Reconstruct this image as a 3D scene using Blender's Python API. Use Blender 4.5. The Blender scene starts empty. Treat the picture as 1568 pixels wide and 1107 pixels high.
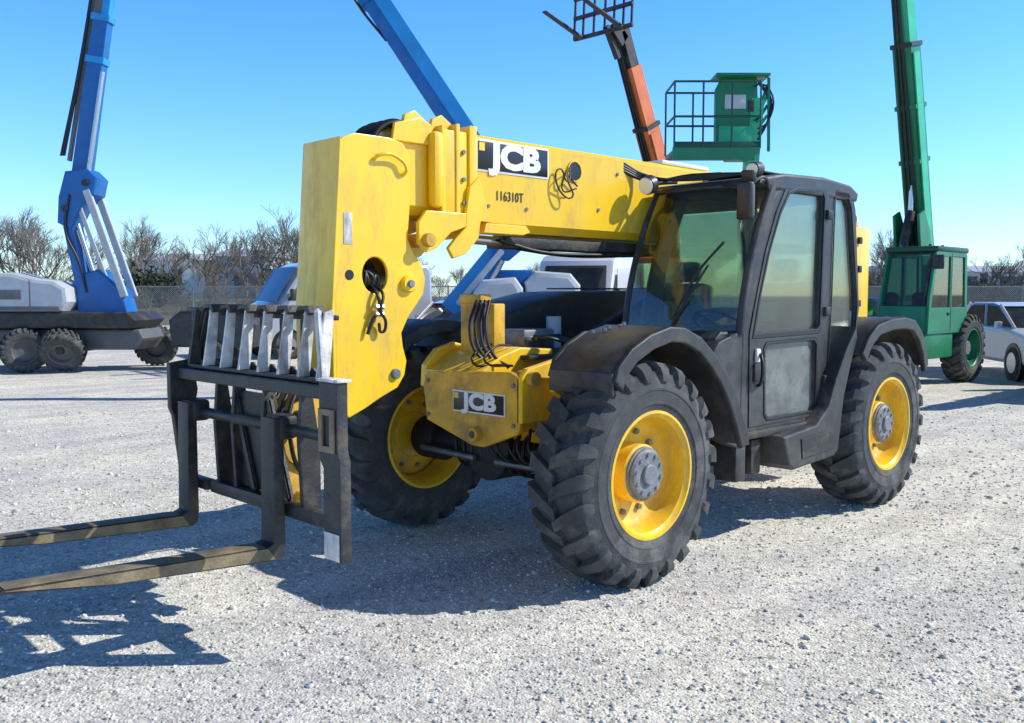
import bpy, bmesh, math, random
import numpy as np
from mathutils import Vector, Matrix
random.seed(7); np.random.seed(7)
S=bpy.context.scene; COL=S.collection
S.view_settings.view_transform='Standard'; S.view_settings.look='None'; S.view_settings.exposure=0
# ------------------------------------------------------------------ materials
def mat(name,col,rough=.5,metal=0,var=.12,vscale=6,bump=0,bscale=60,dirt=0,dirtcol=(.3,.27,.22),coat=0,spec=.5,streak=0,zd=0):
    m=bpy.data.materials.new(name); m.use_nodes=True; nt=m.node_tree; N=nt.nodes; L=nt.links
    b=N['Principled BSDF']; b.inputs['Roughness'].default_value=rough; b.inputs['Metallic'].default_value=metal
    b.inputs['Coat Weight'].default_value=coat; b.inputs['Specular IOR Level'].default_value=spec
    tc=N.new('ShaderNodeTexCoord'); n=N.new('ShaderNodeTexNoise'); n.inputs['Scale'].default_value=vscale; n.inputs['Detail'].default_value=3
    L.new(tc.outputs['Object'],n.inputs['Vector'])
    r=N.new('ShaderNodeValToRGB'); r.color_ramp.elements[0].position=.3; r.color_ramp.elements[1].position=.7
    r.color_ramp.elements[0].color=tuple(c*(1-var) for c in col)+(1,); r.color_ramp.elements[1].color=tuple(min(1,c*(1+var)) for c in col)+(1,)
    L.new(n.outputs['Fac'],r.inputs['Fac']); out=r.outputs['Color']
    if dirt>0:
        mp=N.new('ShaderNodeMapping'); mp.inputs['Scale'].default_value=(1,1,.3 if streak else 1); L.new(tc.outputs['Object'],mp.inputs[0])
        n2=N.new('ShaderNodeTexNoise'); n2.inputs['Scale'].default_value=6 if streak else 3.3; n2.inputs['Detail'].default_value=7; n2.inputs['Roughness'].default_value=.75
        L.new(mp.outputs[0],n2.inputs['Vector']); src=n2.outputs['Fac']
        if zd:
            sp=N.new('ShaderNodeSeparateXYZ'); L.new(tc.outputs['Object'],sp.inputs[0]); zr=N.new('ShaderNodeMapRange'); zr.inputs[1].default_value=.4; zr.inputs[2].default_value=2.0; zr.inputs[3].default_value=zd; zr.inputs[4].default_value=0; L.new(sp.outputs[2],zr.inputs[0])
            ad=N.new('ShaderNodeMath'); ad.operation='ADD'; L.new(src,ad.inputs[0]); L.new(zr.outputs[0],ad.inputs[1]); src=ad.outputs[0]
        r2=N.new('ShaderNodeValToRGB'); r2.color_ramp.elements[0].position=.5; r2.color_ramp.elements[1].position=.70
        r2.color_ramp.elements[0].color=(0,0,0,1); r2.color_ramp.elements[1].color=(dirt,dirt,dirt,1)
        L.new(src,r2.inputs['Fac'])
        mx=N.new('ShaderNodeMix'); mx.data_type='RGBA'; L.new(r2.outputs['Color'],mx.inputs[0]); L.new(out,mx.inputs[6]); mx.inputs[7].default_value=dirtcol+(1,)
        out=mx.outputs[2]
        mr=N.new('ShaderNodeMapRange'); mr.inputs[3].default_value=rough; mr.inputs[4].default_value=min(1,rough+.5)
        L.new(r2.outputs['Color'],mr.inputs[0]); L.new(mr.outputs[0],b.inputs['Roughness'])
    L.new(out,b.inputs['Base Color'])
    if bump>0:
        n3=N.new('ShaderNodeTexNoise'); n3.inputs['Scale'].default_value=bscale; n3.inputs['Detail'].default_value=3
        L.new(tc.outputs['Object'],n3.inputs['Vector'])
        bp=N.new('ShaderNodeBump'); bp.inputs['Strength'].default_value=bump; bp.inputs['Distance'].default_value=.01
        L.new(n3.outputs['Fac'],bp.inputs['Height']); L.new(bp.outputs[0],b.inputs['Normal'])
    return m
YEL=mat('yellow_paint',(.96,.585,.014),.34,0,.06,3,.06,9,.62,(.48,.31,.09),coat=.15,streak=1,zd=.08)
YELD=mat('yellow_paint_dusty',(.74,.41,.018),.55,0,.18,6,.15,40,.85,(.24,.18,.10),zd=.07)
BLK=mat('black_plastic',(.030,.031,.032),.42,0,.3,9,.12,120,.6,(.12,.115,.10),zd=.05)
BLKM=mat('black_steel',(.028,.028,.028),.5,.1,.3,12,.3,60,.85,(.14,.12,.08))
GREASE=mat('greasy_steel',(.015,.014,.013),.6,.2,.4,14,.5,50,.5,(.05,.04,.03))
RUB=mat('tyre_rubber',(.070,.073,.074),.9,0,.25,10,.3,90,.9,(.19,.185,.165),spec=.25)
HOSE=mat('hose_rubber',(.012,.012,.013),.45,0,.2,20)
GREY=mat('grey_hub',(.20,.215,.23),.6,.2,.3,20,.4,60,.7,(.09,.08,.07))
STEEL=mat('bare_steel',(.55,.55,.55),.3,.9,.1,20)
DSTEEL=mat('dull_steel',(.2,.2,.2),.5,.6,.2,20)
WORN=mat('worn_steel_white',(.68,.66,.62),.6,.1,.30,14,.3,60,.9,(.12,.09,.06),streak=1)
FORK=mat('fork_steel',(.21,.165,.095),.6,.2,.4,9,.4,60,.7,(.40,.33,.18))
WHT=mat('white_vinyl',(.8,.8,.78),.4,0,.05)
BLKV=mat('black_vinyl',(.01,.01,.01),.35,0,.1)
SEAT=mat('seat_fabric',(.05,.05,.053),.9,0,.3,30)
ORNG=mat('beacon_orange',(.8,.25,.02),.3,0,.1)
BLUE=mat('blue_paint',(.008,.13,.40),.4,0,.12,3,.05,30,.4,(.08,.16,.3))
BLUEL=mat('blue_paint_light',(.02,.30,.68),.4,0,.12,3,.05,30,.3,(.1,.2,.35))
GRN=mat('green_paint',(.008,.20,.085),.4,0,.15,3,.05,30,.4,(.06,.17,.10))
GRNL=mat('green_paint_light',(.03,.46,.21),.4,0,.15,3,.05,30,.3,(.08,.2,.12))
DKGRN=mat('green_dark',(.006,.07,.035),.45,0,.15,5)
ORP=mat('orange_paint',(.70,.17,.035),.45,0,.15,4,.05,30,.4,(.3,.15,.08))
LGREY=mat('light_grey_paint',(.50,.53,.55),.45,0,.08,3,.05,30,.3,(.3,.3,.28))
MGREY=mat('mid_grey_paint',(.12,.125,.13),.5,0,.15,3,.05,30,.4,(.09,.09,.08))
SILV=mat('silver_car_paint',(.50,.52,.54),.28,.3,.04,3,coat=.6)
WCAR=mat('white_car_paint',(.66,.67,.69),.3,0,.03,3,coat=.5)
RED=mat('tail_lamp_red',(.35,.02,.015),.3)
LAMP=mat('lamp_glass',(.85,.86,.85),.15,.2,.05)
BARK=mat('bare_twigs',(.18,.155,.13),.95,0,.35,.4)
BUSH=mat('scrub_twigs',(.11,.095,.06),.95,0,.5,.3)
EVER=mat('evergreen_leaves',(.045,.06,.02),.9,0,.5,.5)
def glassmat(name,tint,refl=.10,dust_sheen=.0,gcol=(1,1,1)):
    m=bpy.data.materials.new(name); m.use_nodes=True; nt=m.node_tree; N=nt.nodes; L=nt.links; N.clear()
    o=N.new('ShaderNodeOutputMaterial'); t=N.new('ShaderNodeBsdfTransparent'); t.inputs[0].default_value=tint+(1,)
    g=N.new('ShaderNodeBsdfGlossy'); g.inputs['Roughness'].default_value=.03; g.inputs[0].default_value=gcol+(1,)
    f=N.new('ShaderNodeFresnel'); f.inputs[0].default_value=1.45
    a=N.new('ShaderNodeMath'); a.operation='MULTIPLY_ADD'; a.inputs[1].default_value=.9; a.inputs[2].default_value=refl*.4; a.use_clamp=True; L.new(f.outputs[0],a.inputs[0])
    mx=N.new('ShaderNodeMixShader'); L.new(a.outputs[0],mx.inputs[0]); L.new(t.outputs[0],mx.inputs[1]); L.new(g.outputs[0],mx.inputs[2])
    res=mx.outputs[0]
    if dust_sheen>0:
        d=N.new('ShaderNodeBsdfDiffuse'); d.inputs[0].default_value=(.42,.44,.41,1)
        tc=N.new('ShaderNodeTexCoord'); n=N.new('ShaderNodeTexNoise'); n.inputs['Scale'].default_value=3.5; n.inputs['Detail'].default_value=5; n.inputs['Roughness'].default_value=.7; L.new(tc.outputs['Object'],n.inputs[0])
        mr=N.new('ShaderNodeMapRange'); mr.inputs[1].default_value=.35; mr.inputs[2].default_value=.75; mr.inputs[3].default_value=dust_sheen*.5; mr.inputs[4].default_value=dust_sheen*1.8; L.new(n.outputs['Fac'],mr.inputs[0])
        m2=N.new('ShaderNodeMixShader'); L.new(mr.outputs[0],m2.inputs[0]); L.new(res,m2.inputs[1]); L.new(d.outputs[0],m2.inputs[2]); res=m2.outputs[0]
    L.new(res,o.inputs[0]); return m
GLS=glassmat('cab_glass',(.80,.90,.82),.03,.05)  # thin diffuse film stands in for grey reflections on the panes
GLSW=glassmat('windscreen_glass',(.80,.88,.66),.05,.02)  # yellow-green tint imitates the boom's reflection in the screen
GLSD=glassmat('dusty_glass',(.7,.78,.74),.04,.36)
GLSK=glassmat('dark_car_glass',(.10,.13,.13),.08,.06)
GLSG=glassmat('green_cab_glass',(.25,.5,.42),.12,.06)
# ------------------------------------------------------------------ builders
def empty(name,loc=(0,0,0),rz=0):
    e=bpy.data.objects.new(name,None); e.location=loc; e.rotation_euler=(0,0,math.radians(rz)); e.empty_display_size=.3; COL.objects.link(e); return e
def link(name,me,m,parent=None):
    ob=bpy.data.objects.new(name,me); COL.objects.link(ob)
    if m is not None and not me.materials: me.materials.append(m)
    if parent: ob.parent=parent
    return ob
def smooth(me,ang=35):
    me.shade_smooth(); me.set_sharp_from_angle(angle=math.radians(ang))
def box(name,x,y,z,m,parent=None,bev=.006,rot=None,seg=2):
    bm=bmesh.new(); bmesh.ops.create_cube(bm,size=1)
    sx,sy,sz=x[1]-x[0],y[1]-y[0],z[1]-z[0]
    bmesh.ops.scale(bm,vec=(sx,sy,sz),verts=bm.verts)
    b=min(bev,abs(sx)*.4,abs(sy)*.4,abs(sz)*.4)
    if b>0: bmesh.ops.bevel(bm,geom=bm.edges[:],offset=b,segments=seg,affect='EDGES',profile=.5)
    if rot:
        for ax,dg in (rot if isinstance(rot[0],tuple) else (rot,)): bmesh.ops.rotate(bm,cent=(0,0,0),matrix=Matrix.Rotation(math.radians(dg),3,ax),verts=bm.verts)
    bmesh.ops.translate(bm,vec=((x[0]+x[1])/2,(y[0]+y[1])/2,(z[0]+z[1])/2),verts=bm.verts)
    me=bpy.data.meshes.new(name); bm.to_mesh(me); bm.free(); smooth(me,30)
    return link(name,me,m,parent)
def curve_to_mesh(cd,name):
    ob=bpy.data.objects.new('tmp',cd); COL.objects.link(ob); dg=bpy.context.evaluated_depsgraph_get(); dg.update()
    me=bpy.data.meshes.new_from_object(ob.evaluated_get(dg)); me.name=name
    bpy.data.objects.remove(ob); bpy.data.curves.remove(cd); return me
def prism(name,loops,axis,c0,c1,m,parent=None,bev=.006):
    if not isinstance(loops[0][0],(tuple,list)): loops=[loops]
    cd=bpy.data.curves.new('c','CURVE'); cd.dimensions='2D'; cd.fill_mode='BOTH'
    for lp in loops:
        s=cd.splines.new('POLY'); s.points.add(len(lp)-1); s.use_cyclic_u=True; s.use_smooth=False
        for p,q in zip(s.points,lp): p.co=(q[0],q[1],0,1)
    w=abs(c1-c0)/2; bev=min(bev,w*.8); cd.extrude=w-bev; cd.bevel_depth=bev; cd.bevel_resolution=1; cd.offset=-bev
    me=curve_to_mesh(cd,name); mid=(c0+c1)/2
    n=len(me.vertices); a=np.empty(n*3); me.vertices.foreach_get('co',a); a=a.reshape(-1,3); b=a.copy()
    if axis=='Y': b[:,0]=a[:,0]; b[:,1]=mid-a[:,2]; b[:,2]=a[:,1]
    elif axis=='X': b[:,0]=mid+a[:,2]; b[:,1]=a[:,0]; b[:,2]=a[:,1]
    else: b[:,2]=a[:,2]+mid
    me.vertices.foreach_set('co',b.ravel()); me.update(); me.materials.clear(); smooth(me,30)
    return link(name,me,m,parent)
def circ(cx,cz,r,n=20,rz=None,a0=0):
    rz=rz or r; return [(cx+r*math.cos(a0+2*math.pi*i/n),cz+rz*math.sin(a0+2*math.pi*i/n)) for i in range(n)]
def cyl(name,p0,p1,r,m,parent=None,r2=None,n=20,bev=.004):
    p0=Vector(p0); p1=Vector(p1); d=p1-p0; L=d.length; bm=bmesh.new()
    bmesh.ops.create_cone(bm,cap_ends=True,segments=n,radius1=r,radius2=(r2 if r2 is not None else r),depth=L)
    if bev>0:
        es=[e for e in bm.edges if len(e.link_faces)==2 and any(len(f.verts)>4 for f in e.link_faces)]
        bmesh.ops.bevel(bm,geom=es,offset=min(bev,r*.3,L*.3),segments=1,affect='EDGES')
    M=Matrix.Translation((p0+p1)/2)@d.to_track_quat('Z','Y').to_matrix().to_4x4(); bm.transform(M)
    me=bpy.data.meshes.new(name); bm.to_mesh(me); bm.free(); smooth(me,40); return link(name,me,m,parent)
def tube(name,pts,r,m,parent=None,cyclic=False,res=5,smoothp=True):
    cd=bpy.data.curves.new('c','CURVE'); cd.dimensions='3D'; cd.bevel_depth=r; cd.bevel_resolution=2; cd.resolution_u=res; cd.use_fill_caps=True
    if smoothp:
        s=cd.splines.new('BEZIER'); s.bezier_points.add(len(pts)-1)
        for p,q in zip(s.bezier_points,pts): p.co=q; p.handle_left_type=p.handle_right_type='AUTO'
    else:
        s=cd.splines.new('POLY'); s.points.add(len(pts)-1)
        for p,q in zip(s.points,pts): p.co=(*q,1)
    s.use_cyclic_u=cyclic
    me=curve_to_mesh(cd,name); me.materials.clear(); smooth(me,60); return link(name,me,m,parent)
def beam(name,p0,p1,w,h,m,parent=None,bev=.01,w2=None,h2=None):
    p0=Vector(p0); p1=Vector(p1); d=(p1-p0); L=d.length; d.normalize()
    up=Vector((0,0,1)); side=d.cross(up)
    if side.length<1e-3: side=Vector((0,1,0))
    side.normalize(); up2=side.cross(d); bm=bmesh.new(); bmesh.ops.create_cube(bm,size=1)
    w2=w2 or w; h2=h2 or h
    for v in bm.verts:
        f=v.co.x>0; v.co=Vector((v.co.x*L,v.co.y*(w2 if f else w),v.co.z*(h2 if f else h)))
    if bev>0: bmesh.ops.bevel(bm,geom=bm.edges[:],offset=min(bev,w*.3,h*.3),segments=2,affect='EDGES')
    M=Matrix((d,side,up2)).transposed(); M=M.to_4x4(); M.translation=(p0+p1)/2; bm.transform(M); bmesh.ops.recalc_face_normals(bm,faces=bm.faces)
    me=bpy.data.meshes.new(name); bm.to_mesh(me); bm.free(); smooth(me,30); return link(name,me,m,parent)
def lathe(name,prof,m,parent=None,n=56,ang=35,closed=False):
    vs=[];fs=[]; k=len(prof)
    for i in range(n):
        t=2*math.pi*i/n
        for (y,r) in prof: vs.append((r*math.cos(t),y,r*math.sin(t)))
    for i in range(n):
        j=(i+1)%n
        for q in range(k if closed else k-1):
            q2=(q+1)%k; fs.append((i*k+q,i*k+q2,j*k+q2,j*k+q))
    me=bpy.data.meshes.new(name); me.from_pydata(vs,[],fs); me.update()
    bm=bmesh.new(); bm.from_mesh(me); bmesh.ops.recalc_face_normals(bm,faces=bm.faces); bm.to_mesh(me); bm.free()
    smooth(me,ang); return link(name,me,m,parent)
def quad(name,vs,fs,m,parent=None,sm=False):
    me=bpy.data.meshes.new(name); me.from_pydata(vs,[],fs); me.update()
    if sm: smooth(me,40)
    return link(name,me,m,parent)
def text(name,s,size,M,m,parent=None,bold=.02,sx=1.0,depth=.001,align='CENTER'):
    cd=bpy.data.curves.new('t','FONT'); cd.body=s; cd.size=size; cd.offset=bold*size; cd.extrude=depth; cd.align_x=align; cd.align_y='CENTER'; cd.resolution_u=3
    ob=bpy.data.objects.new('tmp',cd); COL.objects.link(ob); dg=bpy.context.evaluated_depsgraph_get(); dg.update()
    me=bpy.data.meshes.new_from_object(ob.evaluated_get(dg)); bpy.data.objects.remove(ob)
    me.transform(M@Matrix.Diagonal((sx,1,1,1))); me.materials.clear(); return link(name,me,m,parent)
def face_M(loc,kind):
    if kind=='Y': R3=Matrix(((-1,0,0),(0,0,1),(0,1,0)))
    else: R3=Matrix(((0,0,1),(1,0,0),(0,1,0)))
    M=R3.to_4x4(); M.translation=loc; return M
# ------------------------------------------------------------------ wheels
TYRE=None
def tyre_mesh():
    global TYRE
    if TYRE: return TYRE
    prof=[(-.165,.335),(-.185,.36),(-.2,.42),(-.205,.48),(-.198,.54),(-.175,.585),(-.12,.605),(0,.612),(.12,.605),(.175,.585),(.198,.54),(.203,.50),(.207,.495),(.207,.485),(.203,.48),(.2,.42),(.203,.415),(.202,.405),(.196,.40),(.188,.375),(.185,.36),(.165,.335)]
    n=72; vs=[];fs=[];k=len(prof)
    for i in range(n):
        t=2*math.pi*i/n
        for (y,r) in prof: vs.append((r*math.cos(t),y,r*math.sin(t)))
    for i in range(n):
        j=(i+1)%n
        for q in range(k-1): fs.append((i*k+q,j*k+q,j*k+q+1,i*k+q+1))
    NL=23
    for side in (1,-1):
        for i in range(NL):
            t0=2*math.pi*(i+(.5 if side<0 else 0))/NL; rr=random.Random(i*7+side); wear=rr.uniform(-.006,.002)
            path=[(-.015,.652,.60,-.02,.060),(.06,.655,.60,.05,.066),(.12,.652,.59,.10,.072),(.168,.643,.57,.13,.078),(.197,.615,.545,.14,.080),(.213,.575,.52,.142,.066),(.212,.54,.505,.143,.046)]
            base=len(vs)
            for (y,ro,ri,dt,hw) in path:
                c=t0+dt+rr.uniform(-.004,.004); ro+=wear
                yi=y if y<.19 else y-.035
                for (r,yy,tt) in ((ro,y,c-hw*.80),(ro,y,c+hw*.80),(ri,yi,c+hw),(ri,yi,c-hw)):
                    vs.append((r*math.cos(tt),yy*side,r*math.sin(tt)))
            for s in range(len(path)-1):
                a=base+s*4;b=a+4
                for e in range(4):
                    f=(a+e,a+(e+1)%4,b+(e+1)%4,b+e); fs.append(f if side>0 else f[::-1])
            fs.append((base,base+3,base+2,base+1) if side>0 else (base,base+1,base+2,base+3)); e=base+(len(path)-1)*4
            fs.append((e,e+1,e+2,e+3) if side>0 else (e+3,e+2,e+1,e))
    me=bpy.data.meshes.new('tyre'); me.from_pydata(vs,[],fs); me.update()
    bm=bmesh.new(); bm.from_mesh(me); bmesh.ops.recalc_face_normals(bm,faces=bm.faces); bm.to_mesh(me); bm.free()
    smooth(me,32); me.materials.append(RUB); TYRE=me; return me
def wheel(name,loc,parent,rimm,side=1,scale=1,hubm=GREY,roll=0,det=True):
    e=bpy.data.objects.new(name,None); COL.objects.link(e); e.parent=parent; e.location=loc; e.scale=(scale,)*3
    e.rotation_euler=(0,math.radians(roll),0 if side>0 else math.pi)
    t=bpy.data.objects.new('tyre',tyre_mesh()); COL.objects.link(t); t.parent=e
    lathe('rim',[(.178,.372),(.19,.368),(.192,.352),(.178,.345),(.165,.33),(.12,.322),(.06,.318),(.03,.30),(.012,.262),(-.005,.18),(-.005,.0)],rimm,e)
    lathe('rim_barrel',[(.03,.305),(-.03,.30),(-.12,.315),(-.165,.33),(-.178,.345),(-.19,.352),(-.188,.372)],rimm,e)
    if det:
        cyl('hub_carrier',(0,-.02,0),(0,.115,0),.168,rimm,e,n=32,bev=.01)
        lathe('hub_flange',[(.115,.155),(.128,.155),(.13,.15),(.13,.12)],hubm,e,n=32)
        cyl('planetary_hub',(0,.09,0),(0,.155,0),.142,hubm,e,n=32,bev=.014)
        cyl('hub_cap',(0,.15,0),(0,.175,0),.06,hubm,e,n=20,bev=.006)
        for i in range(10):
            a=2*math.pi*i/10; cyl('wheel_nut',(.235*math.cos(a),-.01,.235*math.sin(a)),(.235*math.cos(a),.03,.235*math.sin(a)),.018,GREY,e,n=6,bev=0)
            cyl('hub_bolt',(.112*math.cos(a+.3),.15,.112*math.sin(a+.3)),(.112*math.cos(a+.3),.166,.112*math.sin(a+.3)),.011,hubm,e,n=6,bev=0)
        cyl('valve_stem',(.30,.02,.05),(.29,.09,.05),.008,HOSE,e,n=8,bev=0)
    else: cyl('hub',(0,-.02,0),(0,.1,0),.13,hubm,e,n=20)
    return e
# ================================================================== MAIN TELEHANDLER
T=empty('telehandler')
for nm,x,y,s,ro in (('front_left_wheel',0,1.0,1,4),('front_right_wheel',0,-1.0,-1,9),('rear_left_wheel',-3.04,1.0,1,13),('rear_right_wheel',-3.04,-1.0,-1,2)):
    wheel(nm,(x,y,.64),T,YEL,s,1,roll=ro)
for x in (0,-3.04):
    cyl('axle_tube',(x,-.8,.645),(x,.8,.645),.10,GREASE,T); cyl('axle_diff',(x+.17,-.02,.66),(x-.2,-.02,.66),.2,GREASE,T)
    for s in (1,-1): cyl('axle_knuckle',(x,s*.62,.645),(x,s*.84,.645),.15,GREASE,T); cyl('steer_rod',(x+.2,s*.1,.6),(x+.16,s*.7,.6),.02,DSTEEL,T)
cyl('drive_shaft',(-.2,0,.62),(-2.8,0,.62),.045,GREASE,T)
box('gearbox',(-2.2,-1.2),(-.25,.25),(.5,.95),GREASE,T,.03)
for i in range(9):
    y=-.35+.08*i; tube('axle_hose',[(.05,y,.8),(.16,y+.02,.68+.02*(i%3)),(.1,y+.05,.52),(-.1,y+.1,.6)],.012,HOSE,T)
for i in range(5):
    y=.1+.09*i; tube('brake_hose',[(.25,y,.85),(.30,y+.05,.72-.03*(i%2)),(.2,y+.12,.62),(.05,y+.18,.66)],.010,HOSE,T)
for s in (1,-1):
    yy=.42*s
    prism('chassis_rail',[(.3,.85),(.3,1.2),(-.2,1.28),(-1.0,1.22),(-2.4,1.2),(-3.3,1.5),(-3.55,2.3),(-3.7,2.42),(-3.92,2.36),(-3.98,2.1),(-3.95,.8),(-2.5,.66),(-.6,.66),(-.1,.8)],'Y',yy-.03,yy+.03,YELD,T,.008)
box('chassis_belly',(-3.8,.1),(-.39,.39),(.74,.80),YELD,T,.004)
prism('front_nose_plate',[(-.42,1.06),(-.38,.84),(.06,.72),(.17,.72),(.47,.83),(.49,.86),(.49,1.17),(.40,1.2),(-.38,1.16)],'X',.33,.37,YELD,T,.01)
prism('nose_top',[(.36,1.17),(.37,1.14),(.34,1.1),(-.3,1.2),(-.3,1.3),(.0,1.32),(.18,1.27)],'Y',-.40,.12,YEL,T,.01)
prism('nose_top_ear',[(.37,1.06),(.36,1.2),(.26,1.3),(.1,1.34),(-.05,1.30),(-.1,1.1)],'Y',-.45,-.40,YEL,T,.01)
prism('frame_side_plate',[(.37,.9),(.37,1.17),(.32,1.22),(.0,1.28),(-.5,1.24),(-.9,1.22),(-.9,1.02),(-.3,.98),(.1,.9)],'Y',.46,.51,YEL,T,.008)
prism('frame_gusset',[(.30,1.1),(.30,1.16),(.1,1.2),(-.2,1.2),(-.2,1.0),(.05,.96)],'Y',.66,.70,YEL,T,.006)
box('frame_gusset_web',(-.05,.02),(.51,.66),(1.0,1.18),YEL,T,.004)
cyl('tie_down_lug',(.35,.12,.80),(.42,.12,.80),.045,YELD,T); cyl('tie_down_hole',(.415,.12,.80),(.423,.12,.80),.024,BLKV,T)
cyl('side_pin',(.30,.51,1.16),(.30,.56,1.16),.045,YELD,T)
for y,z in ((-.36,1.1),(-.36,.88),(.44,1.12),(.44,.88)): cyl('nose_bolt',(.37,y,z),(.382,y,z),.014,GREY,T,n=6,bev=0)
box('nose_label',(.372,.376),(-.11,.37),(.925,1.06),WHT,T,.001); box('nose_label_field',(.3765,.379),(-.10,.36),(.935,1.05),BLKV,T,.0005)
text('nose_label_letters','JCB',.135,face_M((.380,.145,.994),'X'),WHT,T,.05,1.42)
box('nose_label_corner',(.3795,.3805),(-.093,-.05),(1.01,1.044),YEL,T,0)
box('cradle_post',(.02,.12),(-.33,-.2),(1.25,1.66),YELD,T,.01); box('cradle_post_inner',(.02,.12),(-.1,.0),(1.25,1.60),YELD,T,.01)
box('cradle_top',(.03,.13),(-.33,-.12),(1.60,1.66),YELD,T,.01)
cyl('cradle_ram',(.08,-.15,1.2),(.06,-.15,1.62),.035,BLKM,T)
for i in range(4): tube('cradle_hose',[(.16,-.12+.04*i,1.62),(.24,-.1+.05*i,1.45),(.22,-.05+.05*i,1.28),(.1,.0+.04*i,1.2)],.011,HOSE,T)
for i in range(2): tube('nose_hose',[(.02,-.03+.08*i,1.33),(.18,-.02+.10*i,1.33),(.32,.02+.12*i,1.23+.01*i),(.2,.16+.1*i,1.22)],.008,HOSE,T)
# valve block and fittings on the deck in front of the engine cover
box('valve_block',(-.55,-.25),(-.40,-.1),(1.27,1.42),DSTEEL,T,.015)
for i in range(5): cyl('valve_fitting',(-.50+.055*i,-.1,1.36),(-.50+.055*i,-.05,1.36),.018,STEEL,T,n=8); tube('valve_hose',[(-.50+.055*i,-.05,1.36),(-.45+.055*i,.05,1.38),(-.6,.1,1.30),(-.9,.0,1.30)],.011,HOSE,T)
cyl('filter_canister',(-.75,-.3,1.27),(-.75,-.3,1.50),.055,LGREY,T)
cyl('lift_ram_body',(-.9,-.05,1.32),(-2.3,-.05,1.85),.085,BLKM,T); cyl('lift_ram_rod',(-2.3,-.05,1.85),(-2.7,-.05,2.0),.045,STEEL,T)
box('underboom_carrier',(-2.6,.08),(-.12,.06),(1.955,2.03),BLKM,T,.01)
for i in range(5): tube('underboom_hose',[(.15,-.08+.04*i,2.0),(-.2,-.08+.045*i,1.96-.006*i),(-.7,-.1+.05*i,1.93),(-1.4,-.1+.05*i,1.95)],.012,HOSE,T)
cyl('extend_ram',(.35,.02,2.0),(-1.1,.02,1.97),.03,STEEL,T)
prism('engine_cover',[(-.05,1.22),(-.2,1.42),(-.75,1.6),(-1.2,1.68),(-2.75,1.7),(-2.85,1.2),(-2.6,.75),(-.7,.75),(-.5,1.1)],'Y',-1.12,-.5,BLK,T,.03)
for i in range(7): box('cover_louvre',(-1.5-.16*i,-1.4-.16*i),(-1.0,-.6),(1.7,1.712),BLKM,T,.002)
box('deck_plate',(-3.3,.0),(-.5,.2),(1.24,1.27),BLKM,T,.004)
# ---- boom
Y0,Y1=-.24,.12
def boomsec(name,x0,x1,y0,y1,z0,z1,m):
    c=.05
    prof=[(y0,z0+c),(y0+c,z0),(y1-c,z0),(y1,z0+c),(y1,z1-c*.6),(y1-c*.6,z1),(y0+c*.6,z1),(y0,z1-c*.6)]
    return prism(name,prof,'X',x0,x1,m,T,.006)
boomsec('boom_outer_section',-3.75,.47,Y0,Y1,2.05,2.625,YEL)
boomsec('boom_inner_section',.4,.95,Y0+.035,Y1-.035,2.12,2.56,YEL)
for x0,x1,o,zt,zb in ((.40,.46,.035,2.66,2.0),(.53,.56,.03,2.66,2.06),(.64,.67,.03,2.64,2.06)):
    prism('boom_collar',[[(Y0-o,zb),(Y1+o,zb),(Y1+o,zt),(Y0-o,zt)],[(Y0+.03,2.10),(Y1-.03,2.10),(Y1-.03,2.58),(Y0+.03,2.58)]],'X',x0,x1,YEL,T,.006)
box('mouth_side_plate',(.44,.66),(Y1+.002,Y1+.02),(2.1,2.62),YEL,T,.005)
box('mouth_wear_block',(.66,.74),(Y1-.03,Y1+.05),(2.16,2.6),YEL,T,.03)
for z in (2.2,2.34,2.5): cyl('collar_bolt',(.50,Y1+.02,z),(.50,Y1+.034,z),.014,GREY,T,n=6,bev=0)
for x in (.62,.82): prism('top_lug',[(x-.09,2.56),(x-.07,2.67),(x,2.71),(x+.07,2.68),(x+.1,2.56)],'Y',Y1-.06,Y1-.03,YEL,T,.005)
for yy in (Y1+.02,Y0-.05):
    prism('boom_hook_plate',[(.50,2.14),(.47,2.30),(.40,2.36),(.37,2.30),(.38,2.12),(.40,2.0),(.50,1.90),(.60,1.87),(.64,1.93),(.58,1.99),(.50,2.06)],'Y',yy,yy+.03,YEL,T,.006)
    prism('boom_mouth_foot',[(.70,2.14),(.5,2.14),(.5,2.06),(.62,2.02),(.72,1.93),(.80,1.90),(.86,1.95),(.86,2.07),(.8,2.14)],'Y',yy+.001,yy+.031,YEL,T,.006)
cyl('mouth_pin',(.80,Y0-.06,1.97),(.80,Y1+.09,1.97),.04,YELD,T)
prism('boom_under_flange',[(.36,2.03),(.34,2.09),(.0,2.09),(-.04,2.05),(.02,2.03)],'Y',Y1-.02,Y1+.05,YEL,T,.005)
prism('boom_stiffener',[(.38,2.1),(.37,2.34),(.30,2.14),(.27,2.1)],'Y',Y1+.002,Y1+.03,YEL,T,.003)
box('boom_rear_cap',(-3.82,-3.74),(Y0-.01,Y1+.01),(2.03,2.65),YEL,T,.01)
box('boom_top_plate',(-3.6,-2.3),(Y0+.04,Y1-.04),(2.625,2.645),YEL,T,.004)
box('boom_top_chain_guide',(-3.72,-3.2),(-.15,.06),(2.645,2.70),YELD,T,.01)
cyl('boom_pivot',(-3.75,-.5,2.32),(-3.75,.5,2.32),.06,BLKM,T)
box('boom_label',(-.25,.38),(Y1+.002,Y1+.005),(2.405,2.60),WHT,T,.001); box('boom_label_field',(-.238,.368),(Y1+.0055,Y1+.008),(2.418,2.587),BLKV,T,.0005)
text('boom_label_letters','JCB',.20,face_M((.045,Y1+.0095,2.503),'Y'),WHT,T,.055,1.36)
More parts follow.
